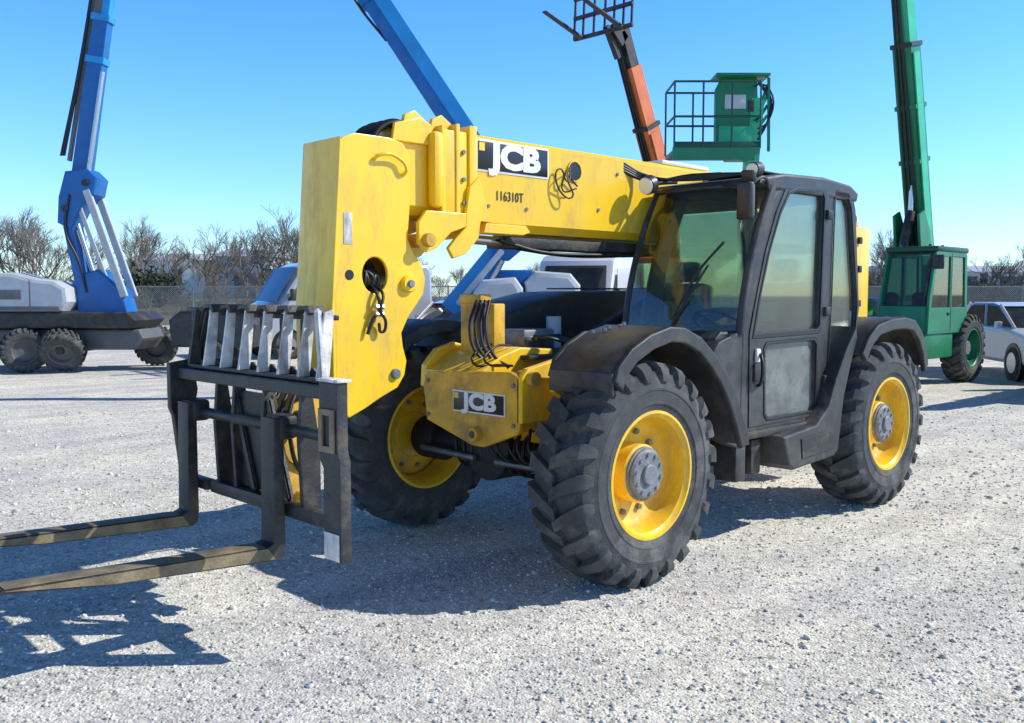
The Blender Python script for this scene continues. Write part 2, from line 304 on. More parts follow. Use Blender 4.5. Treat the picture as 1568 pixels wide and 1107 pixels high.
box('boom_label_corner',(.315,.36),(Y1+.0085,Y1+.0095),(2.53,2.58),YEL,T,0)
text('fleet_number','116310T',.085,face_M((.10,Y1+.004,2.265),'Y'),BLKV,T,.0,.8)
cyl('boom_port',(-.50,Y1-.01,2.48),(-.50,Y1+.006,2.48),.06,BLKV,T,n=28,bev=0)
lathe('boom_port_ring',[(0,.06),(.012,.062),(.012,.07),(0,.072)],YEL,T).location=(-.50,Y1,2.48)
tube('loose_wire',[(-.44,Y1+.02,2.5),(-.38,Y1+.05,2.40),(-.33,Y1+.03,2.48),(-.30,Y1+.04,2.36),(-.42,Y1+.06,2.30),(-.40,Y1+.04,2.42),(-.5,Y1+.03,2.38)],.006,HOSE,T)
tube('loose_wire_b',[(-.44,Y1+.02,2.48),(-.34,Y1+.07,2.44),(-.36,Y1+.03,2.34),(-.47,Y1+.05,2.36)],.005,HOSE,T)
for z,x in ((2.2,.28),(2.2,-.05),(2.50,-.95),(2.24,-.75)): cyl('boom_side_bolt',(x,Y1,z),(x,Y1+.01,z),.012,GREY,T,n=6,bev=0)
# ---- boom head (gooseneck)
neck=[(1.33,2.50),(1.25,2.53),(1.02,2.53),(.93,2.51),(.885,2.45),(.88,2.2),(.89,2.08),(.90,1.98),(.86,1.90),(.80,1.83),(.775,1.75),(.79,1.66),(.84,1.60),(.90,1.53),(.95,1.44),(.94,1.36),(.915,1.28),(.93,1.20),(.98,1.13),(1.1,1.08),(1.2,1.03),(1.31,.985),(1.36,1.02),(1.395,1.17),(1.395,1.59),(1.375,2.2),(1.35,2.48)]
hole=circ(1.13,1.765,.085,24,.10)
for yy in (Y1-.022,Y0): prism('neck_side_plate',[neck,hole],'Y',yy,yy+.022,YEL,T,.007)
def wrap(name,pts,y0,y1,m):
    n=len(pts); vs=[(p[0],y0,p[1]) for p in pts]+[(p[0],y1,p[1]) for p in pts]
    fs=[(i,(i+1)%n,n+(i+1)%n,n+i) for i in range(n)]
    me=bpy.data.meshes.new(name); me.from_pydata(vs,[],fs); me.update()
    bm=bmesh.new(); bm.from_mesh(me); bmesh.ops.recalc_face_normals(bm,faces=bm.faces); bm.to_mesh(me); bm.free(); smooth(me,30); return link(name,me,m,T)
ins=[(1.135+(x-1.135)*.985,1.75+(z-1.75)*.992) for x,z in neck]
wrap('neck_web',ins,Y0+.01,Y1-.01,YEL)
prism('neck_front_plate',[(1.352,2.50),(1.415,1.6),(1.412,1.16),(1.375,1.0),(1.36,1.0),(1.395,1.17),(1.395,1.6),(1.34,2.47)],'Y',Y0-.004,Y1+.004,YEL,T,.004)
cyl('neck_pin_boss',(.905,Y0-.03,1.72),(.905,Y1+.03,1.72),.05,YEL,T,n=28,bev=.008); cyl('neck_pin',(.905,Y1+.03,1.72),(.905,Y1+.045,1.72),.022,GREY,T)
cyl('neck_lower_pin',(1.0,Y0-.02,1.21),(1.0,Y1+.02,1.21),.03,GREY,T)
cyl('neck_side_dot',(1.30,Y1-.002,1.765),(1.30,Y1+.004,1.765),.028,BLKV,T)
box('neck_sticker',(1.28,1.335),(Y1+.001,Y1+.003),(1.93,2.10),WORN,T,.001)
tube('neck_handle',[(1.13,Y1+.0,2.40),(1.12,Y1+.03,2.42),(.97,Y1+.03,2.41),(.93,Y1+.03,2.36),(.93,Y1+.0,2.33)],.010,YEL,T)
for i in range(6):
    a=i*.9; tube('neck_hose',[(1.16,-.1+.02*i,1.9),(1.13+.05*math.sin(a),.02,1.82),(1.12+.05*math.cos(a),.08,1.74),(1.14,.02,1.66)],.011,HOSE,T)
tube('neck_hose_drop',[(1.13,.06,1.72),(1.14,.15,1.66),(1.13,.16,1.58),(1.17,.15,1.52),(1.20,.14,1.44)],.010,HOSE,T)
tube('neck_hose_drop_b',[(1.11,.06,1.72),(1.10,.15,1.66),(1.13,.17,1.57),(1.09,.16,1.50),(1.11,.15,1.45),(1.13,.15,1.50)],.009,HOSE,T)
for z in (1.55,1.59): cyl('hose_fitting',(1.10,.155,z),(1.16,.155,z),.016,STEEL,T,n=8)
for i in range(7): tube('head_top_hose',[(.75,-.16+.035*i,2.58),(.9,-.17+.04*i,2.63+.012*(i%2)),(1.02,-.16+.035*i,2.60),(1.10,-.14+.03*i,2.50)],.018,HOSE,T)
box('head_top_bracket',(.66,.90),(Y0+.05,Y1-.05),(2.55,2.66),YEL,T,.04); prism('head_top_plate',[(.70,2.52),(.72,2.64),(.80,2.67),(.98,2.62),(1.0,2.52)],'Y',Y1-.03,Y1-.005,YEL,T,.006)
cyl('tilt_ram',(1.06,-.06,1.55),(1.42,-.06,1.0),.055,BLKM,T)
for s in (-.2,.08):
    prism('coupler_plate',[(1.05,1.22),(1.2,1.3),(1.45,1.15),(1.66,1.08),(1.72,.9),(1.70,.55),(1.60,.50),(1.52,.62),(1.45,.9),(1.2,1.1)],'Y',s,s+.03,YELD,T,.006)
cyl('coupler_pin_low',(1.62,-.28,.6),(1.62,.2,.6),.035,YEL,T); cyl('coupler_pin_up',(1.63,-.3,1.02),(1.63,.22,1.02),.035,BLKM,T)
# ---- fork carriage
XC=1.76
prism('carriage_top_rail',[(-.90,1.17),(-.90,1.235),(.70,1.235),(.70,1.17)],'X',XC-.02,XC+.07,BLKM,T,.008)
box('carriage_low_rail',(XC-.03,XC+.04),(-.55,.74),(.545,.615),BLKM,T,.008); box('carriage_low_rail_far',(XC-.03,XC+.04),(-.90,-.60),(.545,.60),BLKM,T,.008)
cyl('fork_shaft',(XC+.02,-.88,.99),(XC+.02,.76,.99),.030,BLKM,T)
prism('carriage_end_plate',[(XC-.03,.95),(XC+.02,.62),(XC+.05,.62),(XC+.09,.95),(XC+.11,1.0),(XC+.11,1.26),(XC-.03,1.28),(XC-.06,1.1)],'Y',-.93,-.88,BLKM,T,.006)
prism('carriage_near_post',[(.69,1.26),(.69,.90),(.72,.86),(.72,.44),(.86,.44),(.86,.90),(.84,.95),(.84,1.26)],'X',XC+.045,XC+.105,BLKM,T,.006)
box('post_wear_patch',(XC+.107,XC+.111),(.73,.85),(.445,.57),WORN,T,.001); box('post_top_cap',(XC+.03,XC+.11),(.68,.85),(1.262,1.275),WORN,T,.002)
prism('post_window_frame',[[(.705,.94),(.825,.94),(.825,1.14),(.705,1.14)],[(.735,.97),(.795,.97),(.795,1.11),(.735,1.11)]],'X',XC+.106,XC+.120,FORK,T,.003)
for y in (-.50,-.30,.02,.38):
    prism('carriage_upright',[(XC-.08,.55),(XC+.02,.55),(XC+.04,.95),(XC+.02,1.18),(XC-.04,1.18),(XC-.08,.9)],'Y',y,y+.03,BLKM,T,.005)
box('carriage_mid_plate',(XC-.03,XC-.01),(-.30,.05),(.62,1.14),BLKM,T,.004)
for y in (-.30,.05): beam('carriage_brace',(XC+.0,y,1.12),(XC+.0,y+.2,.62),.03,.05,BLKM,T)
for i in range(3): tube('carriage_hose',[(1.5,-.1+.08*i,1.2),(1.66,-.05+.08*i,1.1),(1.68,.0+.07*i,.85),(1.6,.05*i,.7)],.012,HOSE,T)
box('backrest_low_rail',(XC-.04,XC+.04),(-.80,.68),(1.24,1.262),BLKM,T,.005)
box('backrest_rear_rail',(XC-.075,XC-.045),(-.72,.60),(1.535,1.56),BLKM,T,.005)
for i,y in enumerate((-.74,-.56,-.36,-.16,.04,.24,.43,.60)):
    mm=WORN if i>0 else BLKM
    prism('backrest_bar',[(XC-.005,1.262),(XC+.065,1.262),(XC+.035,1.44),(XC+.015,1.575),(XC-.035,1.59),(XC-.025,1.45)],'Y',y,y+.016,mm,T,.003)
    if 0<i<7:
        prism('backrest_bar_cap',[(y-.06,1.565),(y-.035,1.602),(y+.05,1.606),(y+.075,1.572),(y+.055,1.56),(y+.02,1.588),(y-.035,1.58)],'X',XC-.06,XC+.03,BLKM,T,.003)
        prism('backrest_bar_foot',[(y-.03,1.263),(y-.005,1.30),(y+.03,1.30),(y+.05,1.263)],'X',XC-.03,XC-.01,BLKM,T,.003)
        box('backrest_bar_rear_leg',(XC-.06,XC-.035),(y+.07,y+.10),(1.263,1.535),BLKM,T,.003)  # dark steel leg set back in the gap beside each bar
beam('backrest_end_bar',(XC+.05,.64,1.26),(XC+.03,.575,1.59),.03,.045,WORN,T)
for i in range(4): beam('backrest_lattice',(XC+.0,-.86+.03*i,1.26),(XC-.02,-.80+.05*i,1.57),.02,.025,BLKM,T)
box('backrest_side_mesh',(XC-.04,XC-.02),(-.86,-.70),(1.28,1.56),BLKM,T,.003); box('backrest_top_bar',(XC-.05,XC+.0),(-.88,-.5),(1.563,1.585),BLKM,T,.004)
def fork(name,y0,tilt,L=1.35):
    w=.13; z0=.36
    pts=[(XC+.06,1.05),(XC+.115,1.05),(XC+.125,z0+.07),(XC+.16,z0+.055),(XC+L,z0+.045+tilt),(XC+L+.02,z0+.03+tilt),(XC+.9,z0-.005+tilt*.6),(XC+.1,z0-.02),(XC+.07,z0+.0),(XC+.06,z0+.06)]
    prism(name,pts,'Y',y0,y0+w,BLKM,T,.006)
    prism(name+'_worn_face',[(XC+.17,z0+.0565),(XC+L-.01,z0+.0465+tilt),(XC+L-.01,z0+.0485+tilt),(XC+.17,z0+.0585)],'Y',y0+.006,y0+w-.006,FORK,T,.0005)
    prism(name+'_worn_side',[(XC+.16,z0+.05),(XC+L,z0+.04+tilt),(XC+.9,z0+.0+tilt*.6),(XC+.12,z0-.01)],'Y',y0+w+.0005,y0+w+.003,FORK,T,.0005)
    box(name+'_hook',(XC-.02,XC+.09),(y0-.01,y0+w+.01),(.94,1.06),BLKM,T,.02)
fork('near_fork',.17,.06); fork('far_fork',-.78,.05)
# ---- cab
cab=[(-1.10,.72),(-1.12,1.41),(-1.18,1.62),(-1.27,1.90),(-1.38,2.15),(-1.50,2.34),(-1.60,2.42),(-1.8,2.455),(-2.15,2.47),(-2.5,2.45),(-2.61,2.40),(-2.66,2.3),(-2.76,1.55),(-2.68,1.2),(-2.55,1.0),(-2.2,.74)]
g_door=[(-1.25,1.40),(-1.32,1.66),(-1.42,1.94),(-1.55,2.2),(-1.66,2.34),(-1.76,2.37),(-2.12,2.39),(-2.15,2.35),(-2.12,1.44),(-2.08,1.41)]
g_quart=[(-2.27,1.12),(-2.30,1.6),(-2.32,2.38),(-2.52,2.37),(-2.57,2.30),(-2.70,1.58),(-2.68,1.36),(-2.56,1.12)]
g_low=[(-1.40,.86),(-1.385,1.28),(-1.42,1.32),(-2.04,1.33),(-2.08,1.30),(-2.08,.86),(-2.04,.82),(-1.44,.82)]
prism('cab_left_frame',[cab,g_door,g_quart,g_low],'Y',.99,1.05,BLK,T,.012)
def offs(poly,k):
    cx=sum(p[0] for p in poly)/len(poly); cz=sum(p[1] for p in poly)/len(poly)
    return [(cx+(x-cx)*k,cz+(z-cz)*k) for x,z in poly]
prism('door_glass',offs(g_door,1.03),'Y',1.022,1.028,GLS,T,.001)
prism('quarter_glass',offs(g_quart,1.03),'Y',1.022,1.028,GLS,T,.001)
prism('door_lower_glass',offs(g_low,1.03),'Y',1.022,1.028,GLSD,T,.001)
def ring(name,poly,k1,k2,y0,y1,m): prism(name,[offs(poly,k1),offs(poly,k2)],'Y',y0,y1,m,T,.003)
ring('door_glass_seal',g_door,1.06,1.0,1.052,1.062,HOSE); ring('quarter_seal',g_quart,1.07,1.0,1.052,1.06,HOSE); ring('lower_seal',g_low,1.07,1.0,1.052,1.062,HOSE)
door=[(-1.20,.78),(-1.19,1.40),(-1.27,1.66),(-1.37,1.95),(-1.50,2.22),(-1.62,2.385),(-1.76,2.42),(-2.2,2.435),(-2.215,2.38),(-2.18,1.2),(-2.16,.78)]
prism('door_frame',[door,offs(g_door,1.07),offs(g_low,1.08)],'Y',1.051,1.058,BLK,T,.003)
tube('door_grab_bar',[(-1.30,1.06,1.05),(-1.27,1.10,1.08),(-1.27,1.10,1.24),(-1.30,1.06,1.27)],.012,HOSE,T); box('door_handle',(-1.30,-1.25),(1.058,1.08),(1.21,1.30),WHT,T,.01); box('door_latch',(-1.36,-1.24),(1.057,1.07),(1.08,1.20),BLKM,T,.01)
for z in (1.5,2.2,1.0): box('door_hinge',(-2.24,-2.17),(1.05,1.085),(z,z+.07),BLKM,T,.01)
prism('cab_right_frame',[cab,[(-1.30,1.42),(-1.45,1.95),(-1.66,2.34),(-2.4,2.38),(-2.55,1.42)]],'Y',.18,.22,BLK,T,.01)
prism('cab_right_glass',[(-1.28,1.4),(-1.43,1.95),(-1.64,2.36),(-2.42,2.4),(-2.57,1.4)],'Y',.197,.203,GLS,T,.001)
def wsx(u,v):
    z=1.40+v*.99; x=-.90-.10*v-.26*v*v
    x-=.20*abs(u-.42)**2.2/.3*(1 if u>.42 else .25)
    return x,.22+u*.82,z
NU,NV=18,14
vs=[];fs=[]
for j in range(NV+1):
    for i in range(NU+1): vs.append(wsx(i/NU,j/NV))
for j in range(NV):
    for i in range(NU): a=j*(NU+1)+i; fs.append((a,a+1,a+NU+2,a+NU+1))
quad('windscreen',vs,fs,GLSW,T,True)
for nm,a in (('screen_edge_bottom',[wsx(i/12,0) for i in range(13)]),('screen_edge_top',[wsx(i/12,1) for i in range(13)]),('screen_edge_left',[wsx(0,i/10) for i in range(11)]),('screen_edge_right',[wsx(1,i/10) for i in range(11)])):
    tube(nm,a,.022 if 'right' not in nm else .03,BLK,T)
vs=[];fs=[]
for i in range(11):
    x,y,z=wsx(1,i/10); vs.append((x,y,z))
    for k in range(1,7):
        (xa,za),(xb,zb)=cab[k],cab[k+1]
        if za<=z<=zb: cx=xa+(xb-xa)*(z-za)/(zb-za); break
    else: cx=-1.12 if z<1.41 else -1.6
    vs.append((cx-.03,1.052,z))
for i in range(10): fs.append((2*i,2*i+1,2*i+3,2*i+2))
quad('a_pillar_skin',vs,fs,BLK,T,True)
tube('wiper_arm',[(-.90,.62,1.42),(-.93,.74,1.62),(-.99,.86,1.85)],.008,BLKM,T); tube('wiper_blade',[(-.90,.66,1.52),(-.96,.80,1.80),(-1.05,.94,2.0)],.009,HOSE,T)
prism('cab_front_bulkhead',[(.20,.85),(1.04,.75),(1.045,1.40),(.20,1.42)],'X',-1.12,-.98,BLK,T,.015)
prism('cab_cowl',[(-.86,1.10),(-.88,1.38),(-.94,1.42),(-1.1,1.42),(-1.1,1.0)],'Y',.22,1.0,BLK,T,.015)
box('cab_floor',(-2.3,-1.0),(.2,1.0),(.74,.80),BLKM,T,.01)
box('cab_rear_wall',(-2.72,-2.62),(.2,1.03),(1.0,1.55),BLK,T,.02); box('cab_rear_glass',(-2.68,-2.672),(.22,1.02),(1.55,2.35),GLS,T,.001)
prism('cab_rear_lower',[(-2.7,1.3),(-2.3,1.1),(-2.25,.76),(-2.6,.95)],'Y',.2,.98,BLK,T,.01)
prism('cab_roof',[(-1.27,2.385),(-1.30,2.43),(-1.6,2.48),(-2.15,2.50),(-2.55,2.475),(-2.68,2.42),(-2.66,2.36),(-1.5,2.36)],'Y',.17,1.06,BLK,T,.02)
box('roof_grid',(-2.3,-1.6),(.35,.9),(2.50,2.512),BLKM,T,.004)
box('seat_base',(-2.25,-1.78),(.42,.88),(1.0,1.14),SEAT,T,.05,seg=3); box('seat_back',(-2.36,-2.22),(.42,.88),(1.1,1.75),SEAT,T,.05,('Y',-8),3); box('seat_plinth',(-2.2,-1.85),(.48,.82),(.8,1.0),BLK,T,.02); box('headrest',(-2.40,-2.30),(.54,.76),(1.76,1.93),SEAT,T,.04,seg=3)
cyl('steering_column',(-1.12,.62,.95),(-1.50,.62,1.42),.045,BLK,T)
q=Vector((-.55,0,.83)).to_track_quat('Y','Z')
sw=lathe('steering_wheel',[(.0,.19+.014),(.014,.19),(0,.19-.014),(-.014,.19)],HOSE,T,closed=True); sw.location=(-1.50,.62,1.44); sw.rotation_euler=q.to_euler()
for a in (0,120,240):
    v=Vector((math.cos(math.radians(a)),0,math.sin(math.radians(a))))*.19; p=q@v+Vector((-1.5,.62,1.44)); cyl('wheel_spoke',(-1.5,.62,1.43),p,.011,HOSE,T,n=8)
box('dash_console',(-1.25,-1.0),(.3,.98),(1.2,1.38),BLK,T,.04); box('side_console',(-2.2,-1.5),(.24,.40),(.95,1.22),BLK,T,.03)
cyl('joystick',(-1.6,.33,1.2),(-1.56,.34,1.4),.018,HOSE,T)
box('paper_tag',(-2.12,-2.11),(.60,.72),(1.45,1.6),WHT,T,.001)
# lamps, mirror, beacon
cyl('work_lamp_body',(-1.16,.26,2.44),(-1.10,.26,2.42),.066,BLK,T); cyl('work_lamp_lens',(-1.10,.26,2.42),(-1.088,.26,2.417),.06,LAMP,T); tube('lamp_bracket',[(-1.16,.26,2.44),(-1.25,.30,2.45),(-1.35,.34,2.46)],.014,BLK,T)
cyl('work_lamp_body_b',(-1.42,.96,2.50),(-1.34,.96,2.49),.05,BLK,T); cyl('work_lamp_lens_b',(-1.34,.96,2.49),(-1.33,.96,2.488),.043,LAMP,T)
for i in range(4): tube('roof_hose',[(-1.0,.10,2.60-.02*i),(-1.2,.2,2.50-.01*i),(-1.3,.5,2.46+.01*i),(-1.36,.9,2.47)],.012,HOSE,T)
box('mirror_housing',(-1.13,-1.08),(.99,1.13),(2.14,2.38),BLK,T,.03,('Z',-20)); box('mirror_glass',(-1.142,-1.134),(1.0,1.12),(2.16,2.36),STEEL,T,.003,('Z',-20))
box('mirror_small',(-1.16,-1.12),(1.0,1.12),(2.38,2.46),BLK,T,.015,(('Z',-20),('Y',20)))
tube('mirror_arm',[(-1.42,1.04,2.36),(-1.25,1.10,2.42),(-1.12,1.07,2.36)],.012,BLK,T)
box('beacon_base',(-3.3,-3.1),(-.1,.05),(2.70,2.72),BLK,T,.004); box('marker_strip',(-2.5,-2.0),(.10,.22),(2.515,2.56),ORNG,T,.01); box('top_white_plate',(-2.1,-1.5),(-.1,.1),(2.627,2.66),WHT,T,.01)
# ---- fenders
def fender(name,out,y0,y1,th=.022,lip=.09):
    cx=sum(p[0] for p in out)/len(out); cz=.6
    inn=[];inl=[]
    for x,z in out:
        d=Vector((cx-x,cz-z)).normalized(); inn.append((x+d.x*th,z+d.y*th)); inl.append((x+d.x*lip,z+d.y*lip))
    prism(name,out+inn[::-1],'Y',y0,y1,BLK,T,.006)
    prism(name+'_lip',out+inl[::-1],'Y',y1-.03,y1+.012,BLK,T,.010)
ff=[(.40,1.20),(.37,1.28),(.26,1.37),(.10,1.44),(-.08,1.48),(-.22,1.47),(-.38,1.41),(-.52,1.31),(-.64,1.2),(-.75,1.06),(-.84,.90),(-.92,.72)]
fender('front_left_fender',ff,.76,1.23)
prism('front_fender_cheek',[(.40,1.20),(.36,1.3),(.25,1.38),(.1,1.445),(-.3,1.45),(-.9,1.3),(-.9,1.1),(-.2,1.3),(.2,1.22)],'Y',.74,.77,BLK,T,.006)
box('front_fender_flap',(.385,.405),(.76,1.22),(1.12,1.24),BLK,T,.004)
for i in range(5): cyl('fender_bolt',(.15-.07*i,.86+.03*(i%2),1.44+.008*i),(.15-.07*i,.86+.03*(i%2),1.456+.01*i),.014,GREY,T,n=6,bev=0)
fr=[(-2.50,1.22),(-2.60,1.34),(-2.75,1.43),(-3.0,1.47),(-3.25,1.475),(-3.42,1.45),(-3.55,1.36),(-3.64,1.24),(-3.70,1.08)]
fender('rear_left_fender',fr,.6,1.2)
fender('front_right_fender',ff,-1.22,-.76); fender('rear_right_fender',fr,-1.2,-.6)
prism('cab_lower_side_panel',[(-.80,1.30),(-.86,1.36),(-1.10,1.42),(-1.22,1.40),(-1.26,.70),(-1.12,.64),(-.96,.70),(-.90,.9)],'Y',.94,1.045,BLK,T,.01)
sk=[(-1.46,.70),(-1.55,.49),(-1.62,.45),(-2.2,.48),(-2.26,.52),(-2.33,.9),(-2.42,1.12),(-2.52,1.34),(-2.50,1.42),(-2.35,1.26),(-2.2,1.05),(-2.1,.86),(-1.92,.74)]
prism('side_tank_skirt',sk,'Y',.86,1.16,BLK,T,.02)
prism('side_tank_rib',[(-1.7,.66),(-2.1,.68),(-2.22,.62),(-2.18,.54),(-1.72,.52)],'Y',1.161,1.168,BLKM,T,.003)
box('sill_bar',(-2.2,-1.15),(.9,1.08),(.70,.755),BLKM,T,.015)
box('step_bracket',(-1.2,-1.08),(.86,1.04),(.42,.68),BLK,T,.015); box('step_bracket_b',(-1.42,-1.30),(.84,1.02),(.44,.68),BLKM,T,.015)
box('hydraulic_tank',(-1.7,-1.1),(.44,.86),(.5,.74),GREASE,T,.03); box('battery_box',(-2.3,-1.75),(.42,.85),(.45,.74),GREASE,T,.03)
prism('counterweight',[(-3.75,.7),(-3.75,1.3),(-3.9,1.38),(-4.1,1.3),(-4.15,.8),(-4.0,.65)],'Y',-.9,.60,YELD,T,.03)
box('rear_tower_side',(-3.95,-3.55),(.47,.56),(1.3,2.25),YEL,T,.02)
for z in (1.55,1.85,2.1): box('rear_tower_lamp',(-3.75,-3.70),(.56,.59),(z,z+.06),BLKM,T,.008)
# ================================================================== BACKGROUND MACHINES
def generic_telehandler(name,loc,rz,pm,pl,ang,L,glass=GLSG):
    E=empty(name,loc,rz)
    for nm,x,y,s in (('wheel_fl',0,1,1),('wheel_fr',0,-1,-1),('wheel_rl',-3.04,1,1),('wheel_rr',-3.04,-1,-1)): wheel(nm,(x,y,.64),E,pm,s,1,det=False,roll=random.random()*30)
    prism('chassis',[(.4,.8),(.4,1.15),(-.6,1.25),(-2.6,1.25),(-3.2,1.5),(-3.3,2.35),(-3.7,2.35),(-3.75,1.2),(-3.7,.75),(-.6,.6)],'Y',-.38,.30,pm,E,.02)
    box('engine_pod',(-2.9,-.9),(-1.15,-.5),(.75,1.6),pm,E,.08); box('side_tank',(-2.3,-1.0),(.45,1.1),(.5,1.0),pm,E,.05)
    cyl('axle',(0,-.8,.645),(0,.8,.645),.1,BLKM,E); cyl('axle_b',(-3.04,-.8,.645),(-3.04,.8,.645),.1,BLKM,E)
    cp=[(-1.05,.95),(-1.1,1.6),(-1.35,2.4),(-1.45,2.46),(-2.7,2.46),(-2.78,2.38),(-2.85,.95)]
    w1=[(-1.18,1.42),(-1.42,2.32),(-2.0,2.34),(-2.0,1.42)]; w2=[(-2.1,1.42),(-2.1,2.34),(-2.66,2.34),(-2.72,1.42)]
    for yy in (.22,1.08): prism('cab_side',[cp,w1,w2],'Y',yy,yy+.05,pm,E,.01); prism('cab_side_glass',offs(w1,1.02),'Y',yy+.02,yy+.026,glass,E,.001); prism('cab_side_glass_b',offs(w2,1.02),'Y',yy+.02,yy+.026,glass,E,.001)
    box('cab_front_low',(-1.15,-1.05),(.27,1.08),(.95,1.45),pm,E,.01); box('cab_rear_low',(-2.84,-2.76),(.27,1.08),(.95,1.45),pm,E,.01)
    beam('screen_post_a',(-1.08,.30,1.45),(-1.38,.30,2.4),.05,.05,DKGRN if pm==GRN else BLKM,E); beam('screen_post_b',(-1.08,1.04,1.45),(-1.38,1.04,2.4),.05,.05,BLKM,E)
    quad('screen_glass',[(-1.09,.27,1.45),(-1.09,1.08,1.45),(-1.40,1.08,2.4),(-1.40,.27,2.4)],[(0,1,2,3)],glass,E); quad('rear_glass',[(-2.8,.27,1.45),(-2.8,1.08,1.45),(-2.72,1.08,2.4),(-2.72,.27,2.4)],[(0,1,2,3)],glass,E)
    box('cab_top',(-2.8,-1.35),(.2,1.15),(2.42,2.52),DKGRN if pm==GRN else pm,E,.03); box('seat',(-2.4,-1.9),(.45,.9),(1.0,1.7),SEAT,E,.08)
    box('door_handle',(-1.98,-1.9),(1.13,1.15),(1.28,1.33),BLKM,E,.004); box('door_gap',(-2.06,-2.045),(1.131,1.134),(1.0,2.4),BLKV,E,0); box('mirror',(-1.15,-1.1),(1.15,1.35),(2.1,2.35),BLKM,E,.02)
    for x in (-1.5,-2.05):
        for yy in (.4,.95): box('cab_guard_bar',(x-.02,x+.02),(yy-.02,yy+.02),(2.5,2.56),BLKM,E,.004)
    P=Vector((-3.6,-.05,2.2)); d=Vector((math.cos(math.radians(ang)),0,math.sin(math.radians(ang)))); n=Vector((-d.z,0,d.x))
    beam('boom_outer',P-d*.5,P+d*(L*.62),.36,.46,pm,E)
    beam('boom_side_rail',P-d*.3+Vector((0,.20,0))-n*.05,P+d*(L*.6)+Vector((0,.20,0))-n*.05,.03,.28,pl,E)
    beam('boom_mid',P+d*(L*.55),P+d*(L*.86),.30,.38,pl if pm!=ORP else pm,E); beam('boom_inner',P+d*(L*.8),P+d*L,.25,.30,BLKM,E)
    for k in (.3,.45,.615): beam('boom_collar',P+d*(L*k),P+d*(L*k+.09),.42,.52,BLKM if k>.6 else pm,E)
    cyl('lift_ram_body',(-2.2,-.05,1.3),P+d*1.2-n*.35,.09,BLKM,E); cyl('lift_ram_rod',P+d*1.2-n*.35,P+d*1.7-n*.22,.05,STEEL,E)
    for k in range(4): tube('boom_hose',[tuple(P+d*.2+n*.28+Vector((0,-.1+.06*k,0))),tuple(P+d*(L*.3)+n*(.30+.02*k)+Vector((0,-.1+.06*k,0))),tuple(P+d*(L*.55)+n*.28+Vector((0,-.1+.06*k,0)))],.02,HOSE,E)
    for k in range(3): tube('front_hose',[tuple(P+d*.4-n*.26+Vector((0,-.1+.08*k,0))),tuple(P+d*(L*.35)-n*(.27)+Vector((0,-.1+.08*k,0))),tuple(P+d*(L*.7)-n*.24+Vector((0,-.1+.06*k,0))),tuple(P+d*(L*.97)-n*.22+Vector((0,-.1+.06*k,0)))],.025,HOSE,E)
    for yy in (.16,-.32): prism('boom_knuckle',[(-3.5,2.3),(-3.3,2.9),(-3.0,3.3),(-2.75,3.2),(-2.85,2.6),(-3.0,2.2)],'Y',yy,yy+.06,pm,E,.02)
    return E,P+d*L
GT,hd=generic_telehandler('telehandler',(-11.4,-3.48,0),0,GRN,GRNL,76,7.0)
beam('boom_head',hd,hd+Vector((.5,0,-.5)),.3,.3,BLKM,GT); box('fork_carriage',(hd.x+.5,hd.x+.58),(hd.y-.8,hd.y+.8),(hd.z-.9,hd.z-.1),BLKM,GT)
for y in (-.5,.4): box('fork',(hd.x+.58,hd.x+1.7),(hd.y+y,hd.y+y+.12),(hd.z-.9,hd.z-.84),BLKM,GT)
OT,h=generic_telehandler('telehandler',(-10.42,-8.61,0),0,ORP,ORP,64.8,5.6,GLS)
h=h-Vector((0,0,.25))
beam('head_link',h,h+Vector((.30,0,.25)),.25,.32,BLKM,OT); beam('head_arm',h+Vector((.1,0,-.35)),h+Vector((.5,0,.25)),.12,.12,BLKM,OT)
for zz in (.12,.55,.95): beam('carriage_rail',h+Vector((.55,-.85,zz)),h+Vector((.55,.75,zz)),.08,.08,BLKM,OT)
for yy in (-.85,-.6,-.3,0,.25,.5,.72): beam('carriage_bar',h+Vector((.55,yy,.10)),h+Vector((.50,yy,1.0)),.05,.05,BLKM,OT)
for yy in (-.6,.5): beam('raised_fork',h+Vector((.58,yy,.10)),h+Vector((1.75,yy,.42)),.12,.06,BLKM,OT,h2=.03)
# ---- boom lifts
def small_wheel(nm,loc,E,r,w,m,rz=0):
    e=bpy.data.objects.new(nm,None); COL.objects.link(e); e.parent=E; e.location=loc; e.scale=(r/.65,w/.4,r/.65)
    e.rotation_mode='ZYX'; e.rotation_euler=(0,random.random()*3,math.radians(rz))
    t=bpy.data.objects.new('tyre',tyre_mesh()); COL.objects.link(t); t.parent=e
    for s in (1,-1): lathe('rim',[(.19*s,.36),(.17*s,.33),(.05*s,.31),(.03*s,.2),(.06*s,.12),(.06*s,0)],m,e,n=32)
    return e
BL=empty('boom_lift',(-3.34,-16.97,0),136)
for x,y in ((-1.0,-.7),(-.18,-.7),(-2.6,-.7),(-1.9,1.2),(1.1,1.2)): small_wheel('wheel',(x,y,.47),BL,.48,.34,MGREY,35 if y<0 else 20)
prism('chassis',[(-2.8,.5),(-2.8,.9),(1.3,.9),(1.4,.7),(1.2,.45),(-2.6,.45)],'Y',-.3,1.0,MGREY,BL,.05); prism('turntable',[(-2.4,1.0),(-2.3,1.28),(1.2,1.28),(1.4,1.1),(1.25,.93),(-2.3,.93)],'Y',-.7,1.0,BLKM,BL,.05)
for s in (0,1): cyl('outrigger_axle',(-2.6+s*2.4,-.8,.47),(-2.6+s*2.4,1.3,.47),.09,BLKM,BL)
for x in (-1.0,-.18,-2.6): box('axle_bracket',(x-.1,x+.1),(-.6,-.2),(.4,.8),BLKM,BL,.03)
